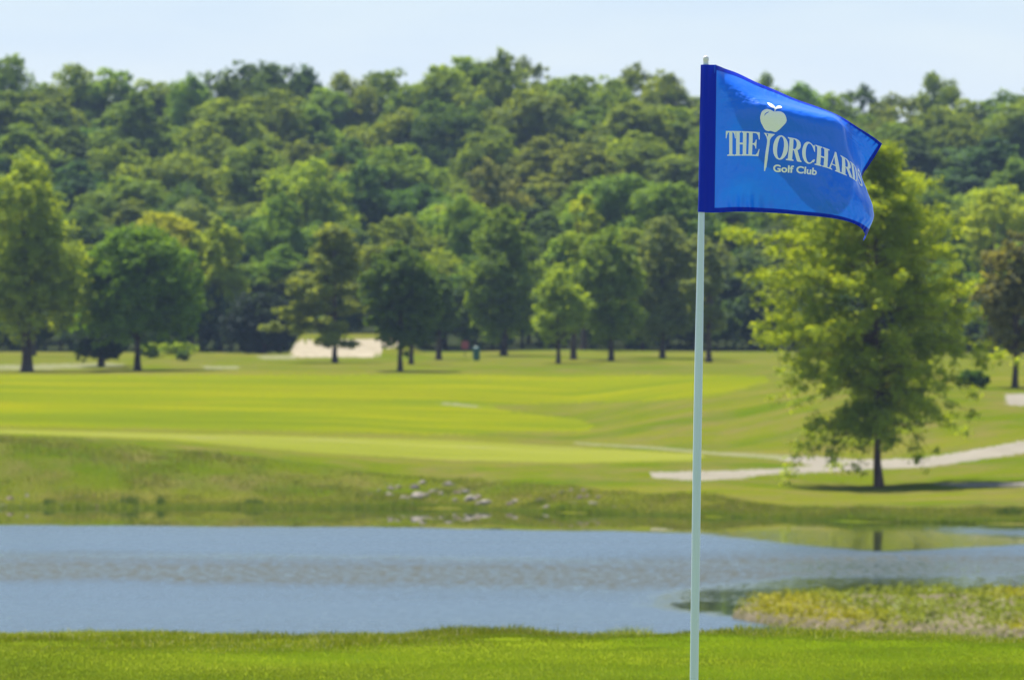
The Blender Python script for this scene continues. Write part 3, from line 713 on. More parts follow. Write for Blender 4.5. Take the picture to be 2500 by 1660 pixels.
for k, (px, py, r, c) in enumerate(sorted(rocks)):
    x, d, z = gpt(px, py); rm = r * d / F * 1.1
    o = bpy.data.objects.new("rock", RM[k % 6]); link(o)
    o.location = (x, d, max(z, 0) + rm * .02); o.scale = (rm * random.Random(k).uniform(.95, 1.35), rm, rm * 1.15); o.rotation_euler = (0, 0, k * 1.7)
    o.color = (*c, 1)
    nth = WORDS[k] if k < 25 else WORDS[len(rocks) - 1 - k]; side = "left" if k < 25 else "right"
    tag(o, f"{CN.get(c, 'brownish')} rock on the far bank of the pond, {nth} from the {side}", "rock", "rocks along the far bank")

# ------------------------------------------------------------------ grass
def blades(name, x, y, z, h, wd_, tint, lean=.5, label="", seed=0):
    rg = np.random.default_rng(seed); n = len(x)
    a = rg.uniform(0, 6.283, n); l = rg.normal(0, lean, (n, 2)) * h[:, None]
    dx = np.cos(a) * wd_ / 2; dy = np.sin(a) * wd_ / 2 * .5
    B0 = np.stack([x - dx, y - dy, z - .005], 1); B1 = np.stack([x + dx, y + dy, z - .005], 1)
    M0 = np.stack([x + l[:, 0] * .35 + dx * .7, y + l[:, 1] * .35 + dy * .7, z + h * .6], 1)
    M1 = np.stack([x + l[:, 0] * .35 - dx * .7, y + l[:, 1] * .35 - dy * .7, z + h * .6], 1)
    T = np.stack([x + l[:, 0], y + l[:, 1], z + h * rg.uniform(.85, 1.05, n)], 1)
    Vt = np.stack([B0, B1, M0, M1, T], 1).reshape(-1, 3); o = np.arange(n) * 5
    Ft = np.concatenate([np.stack([o, o + 1, o + 2], 1), np.stack([o, o + 2, o + 3], 1), np.stack([o + 3, o + 2, o + 4], 1)])
    ob = np_mesh(name, Vt, Ft, BLADE, col={"tint": np.repeat(tint, 5, axis=0)})
    return tag(ob, label, "grass", None, 'stuff')
def tints(n, rg, cols, wts, patch=None, jitter=.2):
    cols = np.array(cols); k = rg.choice(len(cols), n, p=np.array(wts) / sum(wts)); c = cols[k] * rg.uniform(1 - jitter, 1 + jitter, (n, 1))
    if patch is not None: c = c * patch[:, None]
    return c
rg = np.random.default_rng(3)
# foreground rough on the lip
n = 230000; d = rg.uniform(41.4, 47.6, n); x = (rg.uniform(-650, 3150, n) - CX) / F * d * 1.0
edge_ = 42.7 + (fbm(x * 1.1, d * .6, 61) - .5) * 2.4 + .4 * smooth(0, 2, x)
hh = (.012 + .085 * fbm(x * 3.2, d * 2.4, 63) ** 2.2) * smooth(-.5, 1.0, d - edge_)
keep = (hh > .004); x, d, hh = x[keep], d[keep], hh[keep] * rg.uniform(.6, 1.35, keep.sum())
big = fbm(x * 1.3, d * 1.3, 65)
tint = tints(len(x), rg, [(.21, .26, .010), (.29, .31, .012), (.11, .16, .009), (.50, .46, .20), (.36, .35, .035)], [4, 4, 3.2, 1.1, 2], .45 + 1.0 * big)
blades("rough_grass", x, d, terrain(x, d), hh, rg.uniform(.002, .0042, len(x)), tint, .45, "long rough grass along the near lip of the pond", 4)
# mown blades in front
n = 260000; d = rg.uniform(38.9, 44.0, n); x = (rg.uniform(-500, 3000, n) - CX) / F * d
big = fbm(x * .9, d * .7, 67)
tint = tints(n, rg, [(.16, .235, .010), (.20, .27, .013), (.25, .29, .017)], [3, 4, 2], .6 + .8 * big, .15)
blades("mown_grass", x, d, terrain(x, d), rg.uniform(.006, .013, n), rg.uniform(.0018, .003, n), tint, .6, "short mown turf at the bottom of the picture", 5)
# thin seed stems along the lip
xs, ds, hs = [], [], []
for px in np.concatenate([rg.uniform(1240, 1870, 46), rg.uniform(200, 1240, 14), [1310, 1382, 1370, 1395]]):
    dd = rg.uniform(45.2, 46.8); xs.append((px - CX) / F * dd); ds.append(dd); hs.append(rg.uniform(.03, .13))
xs, ds, hs = map(np.array, (xs, ds, hs))
xs = np.repeat(xs, 3) + rg.normal(0, .003, len(xs) * 3); ds = np.repeat(ds, 3); hs = np.repeat(hs, 3) * rg.uniform(.5, 1, len(xs))
blades("seed_stems", xs, ds, terrain(xs, ds), hs, np.full(len(xs), .0035), tints(len(xs), rg, [(.22, .22, .12), (.14, .17, .05)], [1, 1]), .14, "thin seed stems standing against the water", 6)
# far bank weeds
n = 100000; px = rg.uniform(-400, 2900, n); t = rg.random(n) ** 1.4
dw = np.interp(px, [-900, 1100, 1400, 1750, 2100, 2500, 3400], [289.4, 288.4, 281.4, 275.4, 268.4, 265.4, 265.4])
d = dw + t * np.interp(px, [0, 1200, 1700, 2500], [16, 12, 7, 6]); x = (px - CX) / F * d
cl = fbm(x * .55, d * .4, 71); near = np.exp(-(d - dw) / 1.2)
h = (.05 + .42 * np.clip(cl - .42, 0, 1) + (.08 + .42 * np.clip(fbm(x * .9, d * .2, 75) - .45, 0, 1)) * near) * rg.uniform(.5, 1.3, n)
c = tints(n, rg, [(.25, .26, .010), (.18, .22, .008), (.32, .26, .09), (.08, .12, .012)], [4, 3, 1.6, 1.4], .75 + .5 * fbm(x * .3, d * .3, 73))
c = c * (1 - near[:, None] * .5) + near[:, None] * .5 * np.array([.17, .28, .01])
blades("bank_grass", x, d, terrain(x, d), h, rg.uniform(.012, .03, n), c, .35, "uneven weeds and bright grass along the far waterline", 7)
# dark reed tufts at the waterline
for k, (px, hh_, nn_, lab) in enumerate([(318, .62, 160, "dark upright reed tuft at the far waterline below the left trees"), (395, .52, 90, "narrow dark reed tuft right of the larger one at the far waterline"),
                                   (120, .35, 120, "low dark reed tuft near the left end of the far waterline"), (620, .32, 220, "spreading green reed clump at the far waterline"), (1310, .26, 160, "dark low clump among the stones right of the rock pile"), (2470, .45, 260, "dark weed clump at the waterline near the right edge")]):
    x0, d0, z0 = gpt(px, 1232 if px < 2000 else 1258)
    xx = x0 + rg.normal(0, .10 + .12 * (nn_ > 150), nn_); dd = d0 + rg.normal(0, .3, nn_)
    o = blades("reed_tuft", xx, dd, np.maximum(terrain(xx, dd), 0), rg.uniform(.4, 1, nn_) * hh_ * .8, np.full(nn_, .018), tints(nn_, rg, [(.07, .13, .012), (.12, .17, .015)], [2, 1]), .2, lab, 20 + k)
    o["category"] = "reeds"
# spit plants
n = 26000; px = rg.uniform(1760, 3000, n); d = rg.uniform(163, 200, n); x = (px - CX) / F * d
sm_ = spit_mask(x, d); cl = fbm(x * .9, d * .22, 81)
keep = (sm_ > .08) & (rg.random(n) < np.clip((cl - .30) * 4, .14, 1)); x, d, cl = x[keep], d[keep], cl[keep]
N = rg.normal(size=(len(x), 3)) * .6 + [0, -.1, .8]; N /= np.linalg.norm(N, axis=1, keepdims=True)
z = terrain(x, d) + rg.random(len(x)) ** 1.5 * (.04 + .26 * np.clip(cl - .3, 0, 1) * 2)
LV = leaf_quads(np.stack([x, d, z], 1), N, .055, rg)
yl = smooth(.3, .7, fbm(x * .35, d * .1, 83))[:, None]
tc_ = (np.array([.34, .31, .008]) * yl + np.array([.21, .25, .012]) * (1 - yl)) * rg.uniform(.7, 1.25, (len(x), 1))
o = np_mesh("spit_plants", LV, np.arange(len(LV)).reshape(-1, 4), BLADE, col={"tint": np.repeat(tc_, 4, axis=0)})
tag(o, "low yellow-green plants covering the gravel spit in the pond", "plants", None, 'stuff')

# ------------------------------------------------------------------ small things by the wood edge
def lathe(prof, seg=20):
    V = []; 
    for r, z in prof:
        for k in range(seg): V.append((r * math.cos(2 * math.pi * k / seg), r * math.sin(2 * math.pi * k / seg), z))
    Fq = [[i * seg + k, i * seg + (k + 1) % seg, (i + 1) * seg + (k + 1) % seg, (i + 1) * seg + k] for i in range(len(prof) - 1) for k in range(seg)]
    return np.array(V), np.array(Fq)
x, d, z = gpt(1163, 880)
e = empty("litter_bin", (x, d, z)); tag(e, "teal litter bin with a darker lid standing at the wood edge", "bin")
v, f = lathe([(0, 0), (.17, 0), (.20, .05), (.21, .55), (.215, .60), (.0, .60)]); np_mesh("body", v, f, m_simple("teal_paint", (.02, .10, .10), (.03, .14, .14), 4, .5, .4, .05), e, True)
v, f = lathe([(.22, .605), (.235, .63), (.20, .72), (.10, .80), (0, .82)]); np_mesh("lid", v, f, m_simple("teal_lid", (.03, .09, .07), (.04, .12, .09), 4, .5, .4, .05), e, True)
x, d, z = gpt(1135, 872)
e = empty("marker_sign", (x, d, z)); tag(e, "small faded red sign panel on a thin post left of the teal bin", "sign")
v, f = tube([(0, 0, -.1), (0, 0, .4), (0, 0, .95)], [.022, .022, .02], 8); np_mesh("post", v, f, BARK, e)
bm = bmesh.new(); bmesh.ops.create_cube(bm, size=1); bmesh.ops.scale(bm, vec=(.42, .04, .46), verts=bm.verts); bmesh.ops.translate(bm, vec=(0, -.045, .72), verts=bm.verts)
bmesh.ops.bevel(bm, geom=bm.edges[:], offset=.012, segments=2, affect='EDGES')
me = bpy.data.meshes.new("panel"); bm.to_mesh(me); bm.free(); me.materials.append(m_simple("faded_red", (.30, .07, .08), (.40, .12, .13), 3, .6, .2, .05)); link(bpy.data.objects.new("panel", me), e)

# ------------------------------------------------------------------ the flagstick
PD = 21.2; MM = PD / F                   # metres per photo pixel at the flag
ZP = 3.015                               # flag drawing units per photo pixel
OX, OY = 1650.0, 100.0
def flag_world(P):
    """drawing units (x right, y down, depth away) -> world"""
    P = np.asarray(P, float); px = OX + P[..., 0] / ZP; py = OY + P[..., 1] / ZP; dep = P[..., 2] / ZP * MM
    d = PD + dep
    return np.stack([(px - CX) * MM, d, EYE - (py - HY) * MM], -1)
ROWS = [
 (0,   [(0,183,177,0),(107,297,181,0),(175,362,202,130),(257,440,226,215),(433,600,300,260),(595,750,360,330),(758,900,425,345),(917,1050,478,325),(1079,1200,540,285),(1254,1350,630,290),(1371,1450,690,330),(1530,1535,750,380)]),
 (108, [(0,181,285,0),(107,296,289,0),(257,440,312,60),(433,600,374,110),(595,750,421,165),(758,900,468,180),(917,1050,512,175),(1079,1192,562,165),(1160,1245,613,200),(1254,1330,672,270),(1371,1410,735,320),(1530,1498,815,385)]),
 (271, [(0,178,448,0),(107,293,452,0),(257,440,452,-20),(433,600,462,-55),(595,750,492,-65),(758,898,522,-50),(917,1045,558,-20),(1079,1190,602,25),(1150,1240,640,70),(1200,1265,685,140),(1300,1322,750,250),(1400,1382,825,320),(1530,1440,905,395)]),
 (487, [(0,174,664,0),(107,290,664,0),(185,368,664,-5),(437,620,676,-40),(600,782,703,-62),(757,930,735,-60),(860,1030,768,-45),(968,1125,800,-20),(1070,1213,842,20),(1165,1282,884,75),(1230,1317,912,130),(1290,1340,932,200),(1366,1366,955,275),(1420,1375,968,330),(1530,1382,1005,410)]),
 (668, [(0,171,845,0),(107,288,846,0),(185,368,847,0),(437,612,851,-30),(600,765,874,-55),(757,925,895,-58),(860,1024,914,-48),(968,1120,940,-25),(1070,1210,975,10),(1165,1295,1010,65),(1230,1331,1034,120),(1290,1354,1052,190),(1366,1392,1078,255),(1425,1420,1096,310),(1475,1420,1110,370),(1530,1390,1130,420)]),
 (866, [(0,167,1043,0),(107,286,1045,0),(257,435,1043,10),(433,600,1048,0),(595,760,1060,-25),(758,915,1078,-45),(917,1060,1103,-45),(1079,1205,1140,-15),(1200,1310,1172,40),(1300,1390,1200,100),(1380,1440,1220,170),(1430,1462,1235,230),(1480,1452,1245,310),(1530,1425,1255,385)]),
 (996, [(0,165,1173,0),(107,285,1176,0),(257,435,1170,22),(433,605,1176,20),(595,765,1190,0),(758,915,1208,-22),(917,1065,1225,-32),(1079,1210,1250,-12),(1200,1305,1280,40),(1300,1380,1305,90),(1400,1440,1320,170),(1470,1463,1312,240),(1530,1445,1325,300)]),
 (1083,[(0,163,1258,0),(107,285,1264,0),(257,440,1256,20),(433,610,1260,25),(595,770,1269,10),(758,920,1282,-10),(917,1065,1295,-20),(1079,1210,1316,0),(1200,1300,1340,40),(1300,1360,1370,80),(1400,1390,1405,140),(1470,1405,1440,190),(1530,1388,1470,230)]),
]
NS, NT = 307, 218
sg = np.linspace(0, 1530, NS); tg = np.linspace(0, 1083, NT)
rowc = []
for T, ks in ROWS:
    ks = np.array(ks, float); rowc.append(catmull(ks[:, 0], ks[:, 1:], sg))
rowc = np.array(rowc)                                  # rows x NS x 3
FG = np.stack([catmull([r[0] for r in ROWS], rowc[:, i], tg) for i in range(NS)], 1)   # NT x NS x 3
SS, TT = np.meshgrid(sg, tg)
wr = lambda S0, w_: np.exp(-((SS - S0) / w_) ** 2)
hoistfade = smooth(107, 170, SS)
# gathers above the bottom hem near the hoist
tri = smooth(780, 1050, TT) * wr(355, 35 + 130 * smooth(780, 1050, TT))
FG[..., 2] += tri * (75 * smooth(780, 960, TT)) * hoistfade
FG[..., 2] += tri * smooth(860, 1010, TT) * 9 * np.sin(SS / 11.5 + .6 * np.sin(TT / 50)) * (1 - .3 * smooth(1040, 1083, TT)) * hoistfade
# puckers under the top hem
FG[..., 2] += 5.0 * np.exp(-((TT - 48) / 45) ** 2) * (np.sin(SS / 9.5 + TT / 60) + .6 * np.sin(SS / 5.6 + 1.3)) * smooth(350, 560, SS) * (.4 + .9 * fbm(SS / 60, TT / 200, 91))
FG[..., 2] += 7 * np.sin((SS - TT * .8) / 34) * np.exp(-((TT - 130) / 85) ** 2) * smooth(200, 380, SS) * (1 - smooth(1000, 1150, SS))
# crumples in the lower fly corner
FG[..., 2] += 9 * (fbm(SS / 48 - TT / 160, TT / 75, 92) - .5) * 2 * smooth(820, 1020, SS) * smooth(640, 780, TT) * 1.0
FG[..., 2] += 5 * np.sin(SS / 10 + TT / 40) * smooth(1120, 1230, SS) * smooth(960, 1030, TT) * (1 - smooth(1400, 1500, SS))
# long soft waves
FG[..., 2] += 14 * (fbm(SS / 260 + 3, TT / 210, 93) - .5) * 2 * hoistfade
FG[..., 2] += 2.2 * (fbm(SS / 22, TT / 30, 94) - .5) * 2 * hoistfade
FG[..., 2] += 5.5 * (fbm(SS / 40 + TT / 70, TT / 26 - SS / 190, 95) - .5) * 2 * np.exp(-((TT - 215) / 95) ** 2) * hoistfade
WG = flag_world(FG)
dS = np.gradient(WG, axis=1); dT = np.gradient(WG, axis=0)
NG = np.cross(dT, dS); NG /= np.linalg.norm(NG, axis=-1, keepdims=True)
if NG[NT // 2, 60, 1] > 0: NG = -NG               # towards the viewer at the hoist side
def surf(s, t, off=0.0):
    s = np.clip(np.asarray(s, float), 0, 1529.99) / 1530 * (NS - 1); t = np.clip(np.asarray(t, float), 0, 1082.99) / 1083 * (NT - 1)
    i = s.astype(int); j = t.astype(int); fs = (s - i)[:, None]; ft = (t - j)[:, None]
    def g(A): return (A[j, i] * (1 - fs) + A[j, i + 1] * fs) * (1 - ft) + (A[j + 1, i] * (1 - fs) + A[j + 1, i + 1] * fs) * ft
    n = g(NG); n /= np.linalg.norm(n, axis=1, keepdims=True)
    return g(WG) + n * off
def inv_map(X_, Y_):
    """flat cloth coordinates of a point seen on the front of the flag"""
    dd = (FG[..., 0] - X_) ** 2 + (FG[..., 1] - Y_) ** 2 + np.maximum(FG[..., 2] - 60, 0) * 1.0
    k = int(np.argmin(dd)); return float(SS.flat[k]), float(TT.flat[k])

foot = flag_world([[0, 0, 0]])[0]
base_px = 1722 - (2399 - 148) * (1722 - 1694) / (1660 - 148)
bx = (base_px - CX) * MM
stick = empty("flagstick", (bx, PD, 4.4)); tag(stick, "white golf flagstick with a waving blue flag on the foreground green", "golf flag")
def wp(v): return np.asarray(v) - np.array([bx, PD, 4.4])
def pole_x(py): return (float(np.interp(py, [148, 520, 900, 1190, 1660, 2399], [1723.5, 1712.5, 1705.5, 1700.5, 1694.5, base_px])) - CX) * MM
pole_pts = [(pole_x(py), PD, EYE - (py - HY) * MM) for py in (2399, 1660, 1100, 850, 520, 155)]
pv, pf = tube(wp(pole_pts), [.0106, .0105, .0104, .0101, .0077, .0066], 28)
pm = NB("pole_white"); pn = pm.noise(40, pm.pos((1, 1, .1)), 3)
np_mesh("pole", pv, pf, pm.done(pm.bsdf(pm.ramp(pn, [(.3, (.56, .66, .74)), (.7, (.62, .72, .80))]), .38, .5, Coat_Weight=.2, Coat_Roughness=.15).outputs[0]), stick, True)
kz = EYE - (158 - HY) * MM; kx = pole_x(150)
v, f = lathe([(0.0058, 0), (.0062, .008), (.0070, .010), (.0072, .014), (.0066, .0175), (.0045, .0205), (.002, .0215), (0, .0217)], 24)
o = np_mesh("knob", v + wp([kx, PD, kz]), f, m_simple("knob_metal", (.70, .66, .60), (.82, .80, .76), 60, .3, .5, .02), stick, True)
# cloth
M_FLAG = m_cloth("flag_nylon", (.001, .150, .86), (.002, .20, .88), .15, .9)
M_HEM = m_cloth("flag_hem", (.001, .024, .52), (.002, .03, .50), .14, .06)  # darker blue paints in the backlight that the doubled hem and sleeve cloth blocks
idg = np.arange(NS * NT).reshape(NT, NS)
i0 = int(95 / 1530 * (NS - 1))
sub = idg[:, i0:]
qq = np.stack([sub[:-1, :-1], sub[:-1, 1:], sub[1:, 1:], sub[1:, :-1]], -1).reshape(-1, 4)
used, inv_ = np.unique(qq, return_inverse=True)
flag = np_mesh("flag", wp(WG.reshape(-1, 3)[used]), inv_.reshape(-1, 4), M_FLAG, stick, True)
# hem: top, fly and bottom bands sewn on both faces
hs_ = 34
def band_mesh(s0, s1, t0, t1, ns, nt_, off):
    s, t = np.meshgrid(np.linspace(s0, s1, ns), np.linspace(t0, t1, nt_))
    v = surf(s.ravel(), t.ravel(), off); k = np.arange(ns * nt_).reshape(nt_, ns)
    return v, np.stack([k[:-1, :-1], k[:-1, 1:], k[1:, 1:], k[1:, :-1]], -1).reshape(-1, 4)
parts = []
for off in (.0006, -.0006):
    parts += [band_mesh(100, 1530, 0, hs_, 400, 8, off), band_mesh(100, 1530, 1083 - hs_, 1083, 400, 8, off), band_mesh(1530 - hs_, 1530, hs_ + .2, 1083 - hs_ - .2, 8, 260, off)]
hv, hf = join(parts); np_mesh("hem", wp(hv), hf, M_HEM, flag, True)
# sleeve around the pole
sv = []
nz_ = 60; na = 28
for j in range(nz_):
    t = j / (nz_ - 1); tt = 177 + t * 1083
    xl = 183 - 20 * t; xr = 300 - 15 * t; pc = (OX * 0 + (pole_x(OY + tt / ZP) / MM + CX - OX)) * ZP
    yr = 2 * (t) ** 1
    for k in range(na):
        a = 2 * math.pi * k / na
        u_ = .5 - .5 * math.cos(a); xl = min(xl, pc - 27); xx = xl + (xr - xl) * u_
        th = math.sqrt(max(0, 27.5 ** 2 - (xx - pc) ** 2)) * (1 if xx < pc else 1) + 2.5 + 6 * math.exp(-((xx - pc - 30) / 30) ** 2)
        th *= (1 if math.sin(a) > .02 else (-1 if math.sin(a) < -.02 else 0))
        zz = -th + 1.2 * math.sin(t * 23 + u_ * 4) * u_
        sv.append((xx, tt + 6 * u_ * t, zz))
sv = flag_world(np.array(sv)); kk = np.arange(nz_ * na).reshape(nz_, na)
sf = np.stack([kk[:-1], np.roll(kk, -1, 1)[:-1], np.roll(kk, -1, 1)[1:], kk[1:]], -1).reshape(-1, 4)
np_mesh("sleeve", wp(sv), sf, M_HEM, flag, True)

# --- printing on the cloth: outlines in flat cloth coordinates, draped on the surface
b = NB("print_white"); n_ = b.noise(1200, b.pos(), 2)
pp = b.bsdf(b.ramp(n_, [(.35, (.86, .88, .88)), (.65, (.94, .96, .96))]), .45, .4, n_, .1, .0004)
tt_ = b.n("ShaderNodeBsdfTranslucent"); tt_.inputs[0].default_value = (.75, .88, .95, 1); ms_ = b.n("ShaderNodeMixShader"); ms_.inputs[0].default_value = .05
b.l(pp.outputs[0], ms_.inputs[1]); b.l(tt_.outputs[0], ms_.inputs[2]); M_PRINT = b.done(ms_.outputs[0])
def fill(loops, body=None, size=1.0, off=0.0):
    cu = bpy.data.curves.new("c", 'CURVE'); cu.dimensions = '2D'; cu.fill_mode = 'BOTH'
    for lp in loops:
        sp_ = cu.splines.new('POLY'); sp_.points.add(len(lp) - 1)
        for p, q in zip(sp_.points, lp): p.co = (q[0], q[1], 0, 1)
        sp_.use_cyclic_u = True
    return cu_mesh(cu)
def cu_mesh(cu):
    ob = bpy.data.objects.new("c", cu); S.collection.objects.link(ob)
    dg = bpy.context.evaluated_depsgraph_get(); dg.update()
    me = bpy.data.meshes.new_from_object(ob.evaluated_get(dg))
    bm = bmesh.new(); bm.from_mesh(me)
    bpy.data.objects.remove(ob); bpy.data.meshes.remove(me); return bm
def drape(bm, name, parent, off=.0007):
    bmesh.ops.remove_doubles(bm, verts=bm.verts, dist=.05)
    xs = [v.co.x for v in bm.verts]; ys = [v.co.y for v in bm.verts]
    for x_ in np.arange(math.floor(min(xs) / 7) * 7, max(xs), 7): bmesh.ops.bisect_plane(bm, geom=bm.verts[:] + bm.edges[:] + bm.faces[:], plane_co=(x_, 0, 0), plane_no=(1, 0, 0))
    for y_ in np.arange(math.floor(min(ys) / 9) * 9, max(ys), 9): bmesh.ops.bisect_plane(bm, geom=bm.verts[:] + bm.edges[:] + bm.faces[:], plane_co=(0, y_, 0), plane_no=(0, 1, 0))
    co = np.array([v.co[:] for v in bm.verts])
    W_ = wp(surf(co[:, 0], co[:, 1], off))
    for v, c_ in zip(bm.verts, W_): v.co = c_
    me = bpy.data.meshes.new(name); bm.to_mesh(me); bm.free(); me.materials.append(M_PRINT)
    for p in me.polygons: p.use_smooth = True
    return link(bpy.data.objects.new(name, me), parent)
def ell(cx, cy, rx, ry, n=40, a0=0, a1=360): return [(cx + rx * math.cos(math.radians(a0 + (a1 - a0) * k / n)), cy + ry * math.sin(math.radians(a0 + (a1 - a0) * k / n))) for k in range(n + (a1 - a0 != 360))]
G = {}
G['T'] = [[(0,1),(1,1),(1,.70),(.94,.70),(.87,.84),(.79,.925),(.66,.955),(.66,.07),(.86,.04),(.86,0),(.14,0),(.14,.04),(.34,.07),(.34,.955),(.21,.925),(.13,.84),(.06,.70),(0,.70)]]
G['H'] = [[(0,0),(.48,0),(.48,.045),(.38,.07),(.38,.46),(.62,.46),(.62,.07),(.52,.045),(.52,0),(1,0),(1,.045),(.89,.07),(.89,.93),(1,.955),(1,1),(.52,1),(.52,.955),(.62,.93),(.62,.535),(.38,.535),(.38,.93),(.48,.955),(.48,1),(0,1),(0,.955),(.11,.93),(.11,.07),(0,.045)]]
G['E'] = [[(0,0),(.93,0),(1,.3),(.94,.3),(.84,.13),(.7,.05),(.42,.05),(.42,.47),(.54,.46),(.63,.40),(.67,.31),(.73,.31),(.73,.68),(.67,.68),(.63,.59),(.54,.53),(.42,.52),(.42,.95),(.68,.95),(.82,.88),(.9,.70),(.96,.70),(.96,1),(0,1),(0,.955),(.13,.93),(.13,.07),(0,.045)]]
G['O'] = [ell(.5,.5,.5,.52), ell(.5,.5,.215,.465)]
G['R'] = [[(0,0),(.5,0),(.5,.045),(.40,.07),(.40,.48),(.47,.47),(.71,.04),(.76,0),(1.03,0),(1.03,.045),(.95,.08),(.71,.50),(.84,.57),(.91,.66),(.93,.76),(.90,.87),(.80,.96),(.60,1),(0,1),(0,.955),(.12,.93),(.12,.07),(0,.045)],
          [(.40,.53),(.40,.95),(.5,.95),(.58,.91),(.63,.83),(.64,.75),(.62,.64),(.57,.56),(.5,.53)]]
G['C'] = [[(.94,1.0),(.94,.64),(.89,.64)] + [(.56 + .30 * math.cos(math.radians(a)), .5 + .46 * math.sin(math.radians(a))) for a in range(45, 316, 9)] + [(.92,.26),(.98,.22),(.90,.10)] +
          [(.5 + .5 * math.cos(math.radians(a)), .5 + .52 * math.sin(math.radians(a))) for a in range(310, 49, -9)] + [(.88,.93)]]
G['A'] = [[(0,0),(.34,0),(.34,.045),(.23,.07),(.29,.27),(.58,.27),(.65,.07),(.55,.045),(.55,0),(1,0),(1,.045),(.93,.07),(.61,1.02),(.5,1.02),(.12,.07),(0,.045)], [(.31,.33),(.56,.33),(.435,.76)]]
G['D'] = [[(0,0),(.5,0),(.72,.05),(.88,.18),(.97,.38),(.97,.62),(.88,.82),(.72,.95),(.5,1),(0,1),(0,.955),(.12,.93),(.12,.07),(0,.045)], [(.4,.05),(.4,.95),(.5,.95),(.6,.88),(.66,.72),(.68,.5),(.66,.28),(.6,.12),(.5,.05)]]
def stroke(pts, ws):
    pts = np.array(pts); tn_ = np.gradient(pts, axis=0); tn_ /= np.linalg.norm(tn_, axis=1, keepdims=True); nn_ = np.stack([-tn_[:, 1], tn_[:, 0]], 1); w_ = np.array(ws)[:, None] / 2
    return [tuple(p) for p in pts + nn_ * w_] + [tuple(p) for p in (pts - nn_ * w_)[::-1]]
tS = np.linspace(0, 1, 30); kS = np.array([(.84,.74),(.76,.88),(.5,.97),(.24,.86),(.22,.68),(.5,.52),(.76,.34),(.76,.14),(.5,.03),(.24,.10),(.10,.30)])
G['S'] = [stroke(catmull(np.linspace(0, 1, 11), kS, tS), .10 + .16 * np.exp(-((tS - .5) / .22) ** 2))]
def letter(ch, s0, w_, t_top=487, t_base=668):
    return fill([[(s0 + x_ * w_, t_base - y_ * (t_base - t_top)) for x_, y_ in lp] for lp in G[ch]])
for ch, s0, w_ in [('T',185,73),('H',250,98),('E',342,96),('O',538,112),('R',643,108),('C',755,102),('H',855,118),('A',962,114),('R',1068,106),('D',1166,112),('S',1282,84)]:
    o = drape(letter(ch, s0, w_), "letter", flag); o["label"] = f"white serif letter {ch} printed on the flag"
def from_photo(pts, x0=1760, y0=240, k=6.216):
    r = []
    for a, c in pts:
        X_ = (x0 + a / k - OX) * ZP; Y_ = (y0 + c / k - OY) * ZP; r.append((X_, Y_))
    return r
def smooth_loop(pts, m=4):
    P = np.array(pts + pts[:3] , float); n_ = len(pts); ks = np.arange(len(P)); q = catmull(ks, P, np.linspace(1, n_ + 1, n_ * m, endpoint=False)); return [tuple(a) for a in q]
# dense local inverse of the drape
cs = FG[:, i0:int(1250 / 1530 * (NS - 1))]; csS = SS[:, i0:int(1250 / 1530 * (NS - 1))]; csT = TT[:, i0:int(1250 / 1530 * (NS - 1))]
def inv2(X_, Y_):
    dd = (cs[..., 0] - X_) ** 2 + (cs[..., 1] - Y_) ** 2
    k = np.argsort(dd.ravel())[:6]; w_ = 1 / (dd.ravel()[k] + .5); return float((csS.ravel()[k] * w_).sum() / w_.sum()), float((csT.ravel()[k] * w_).sum() / w_.sum())
def emblem(name, loops, sm, label):
    L = []
    for lp, s_ in zip(loops, sm):
        q = from_photo(lp); q = smooth_loop(q) if s_ else q
        L.append([inv2(*p) for p in q])
    o = drape(fill(L), name, flag); o["label"] = label; return o
emblem("apple", [[(600,260),(622,205),(680,172),(740,180),(800,208),(850,206),(905,212),(960,250),(988,315),(985,370),(940,425),(880,482),(830,518),(795,514),(755,500),(710,503),(662,477),(630,420),(605,370),(593,310)],
                 [(655,266),(666,240),(690,222),(722,210),(724,217),(696,232),(676,248),(663,268)]], [1, 0], "pale apple shape printed above the wordmark")
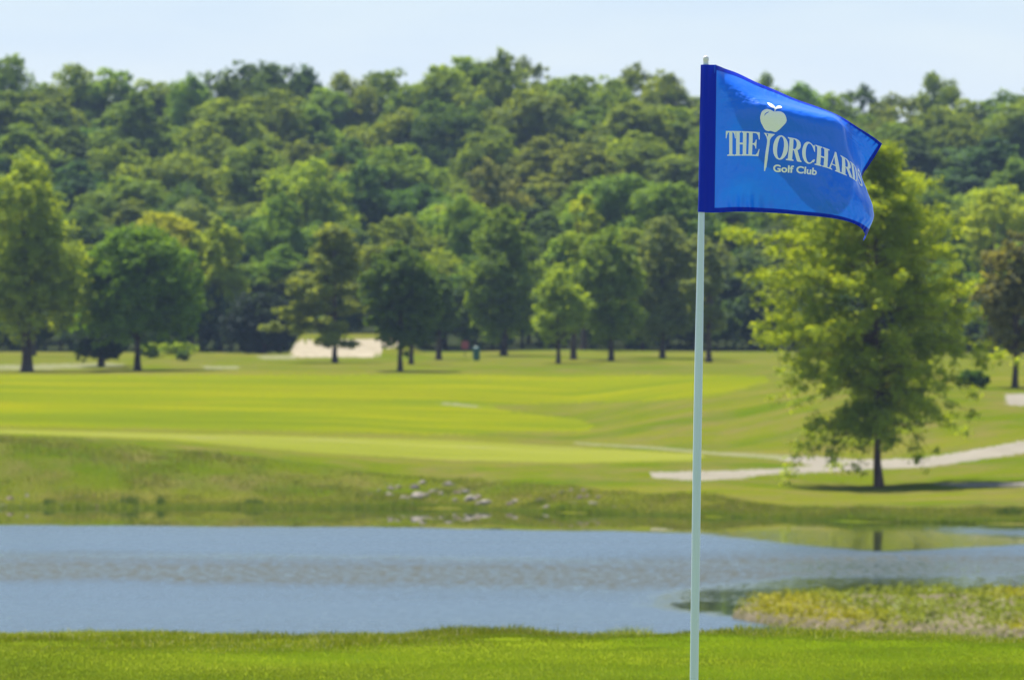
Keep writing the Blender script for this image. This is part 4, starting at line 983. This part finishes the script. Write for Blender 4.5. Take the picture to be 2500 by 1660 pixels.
emblem("apple_leaf", [[(700,75),(745,82),(795,112),(826,148),(855,126),(900,124),(923,150),(890,163),(850,168),(830,180),(818,206),(808,200),(806,166),(762,145),(722,115)]], [1], "white two-leaf sprout printed above the apple")
emblem("tee", [[(650,530),(820,550),(768,598),(742,640),(735,700),(722,800),(708,920),(690,1040),(666,1112),(656,1104),(656,1040),(664,930),(680,800),(694,700),(699,640),(688,590)],
               [(688,543),(716,546),(712,560),(708,596),(700,572)]], [0, 0], "pale golf tee shape printed under the apple")
# small line of text
cu = bpy.data.curves.new("t", 'FONT'); cu.body = "Golf Club"; cu.size = 1; cu.offset = .03; cu.resolution_u = 6; cu.fill_mode = 'BOTH'
bm = cu_mesh(cu)
xs_ = [v.co.x for v in bm.verts]; x0_, x1_ = min(xs_), max(xs_)
capv = max(v.co.y for v in bm.verts if v.co.x < x0_ + .12 * (x1_ - x0_))
sA, tA = inv2(716, 963); sB, tB = inv2(1033, 990)
tA2 = inv2(740, 912)[1]
for v in bm.verts:
    q = (v.co.x - x0_) / (x1_ - x0_)
    v.co = Vector((sA + (sB - sA) * q, tA + (tB - tA) * q - v.co.y / capv * (tA - tA2) * 1.0, 0))
o = drape(bm, "small_text", flag); o["label"] = "small sans words Golf Club printed under the wordmark"
bpy.context.view_layer.update()

# ------------------------------------------------------------------ summer haze
HAZE = 0.00009
if HAZE:
    bm = bmesh.new(); bmesh.ops.create_cube(bm, size=1)
    for v in bm.verts: v.co = Vector((v.co.x * 4200, 1700 + v.co.y * 3800, -3 + (v.co.z + .5) * 60))
    me = bpy.data.meshes.new("haze"); bm.to_mesh(me); bm.free()
    hb = NB("haze"); pv_ = hb.n("ShaderNodeVolumePrincipled"); pv_.inputs['Density'].default_value = HAZE; pv_.inputs['Color'].default_value = (.50, .68, 1.0, 1); pv_.inputs['Anisotropy'].default_value = .3
    hb.l(pv_.outputs[0], hb.out.inputs['Volume']); me.materials.append(hb.m)
    ho = bpy.data.objects.new("haze", me); link(ho); tag(ho, "thin blue summer haze over the far woods", "haze", None, 'stuff')
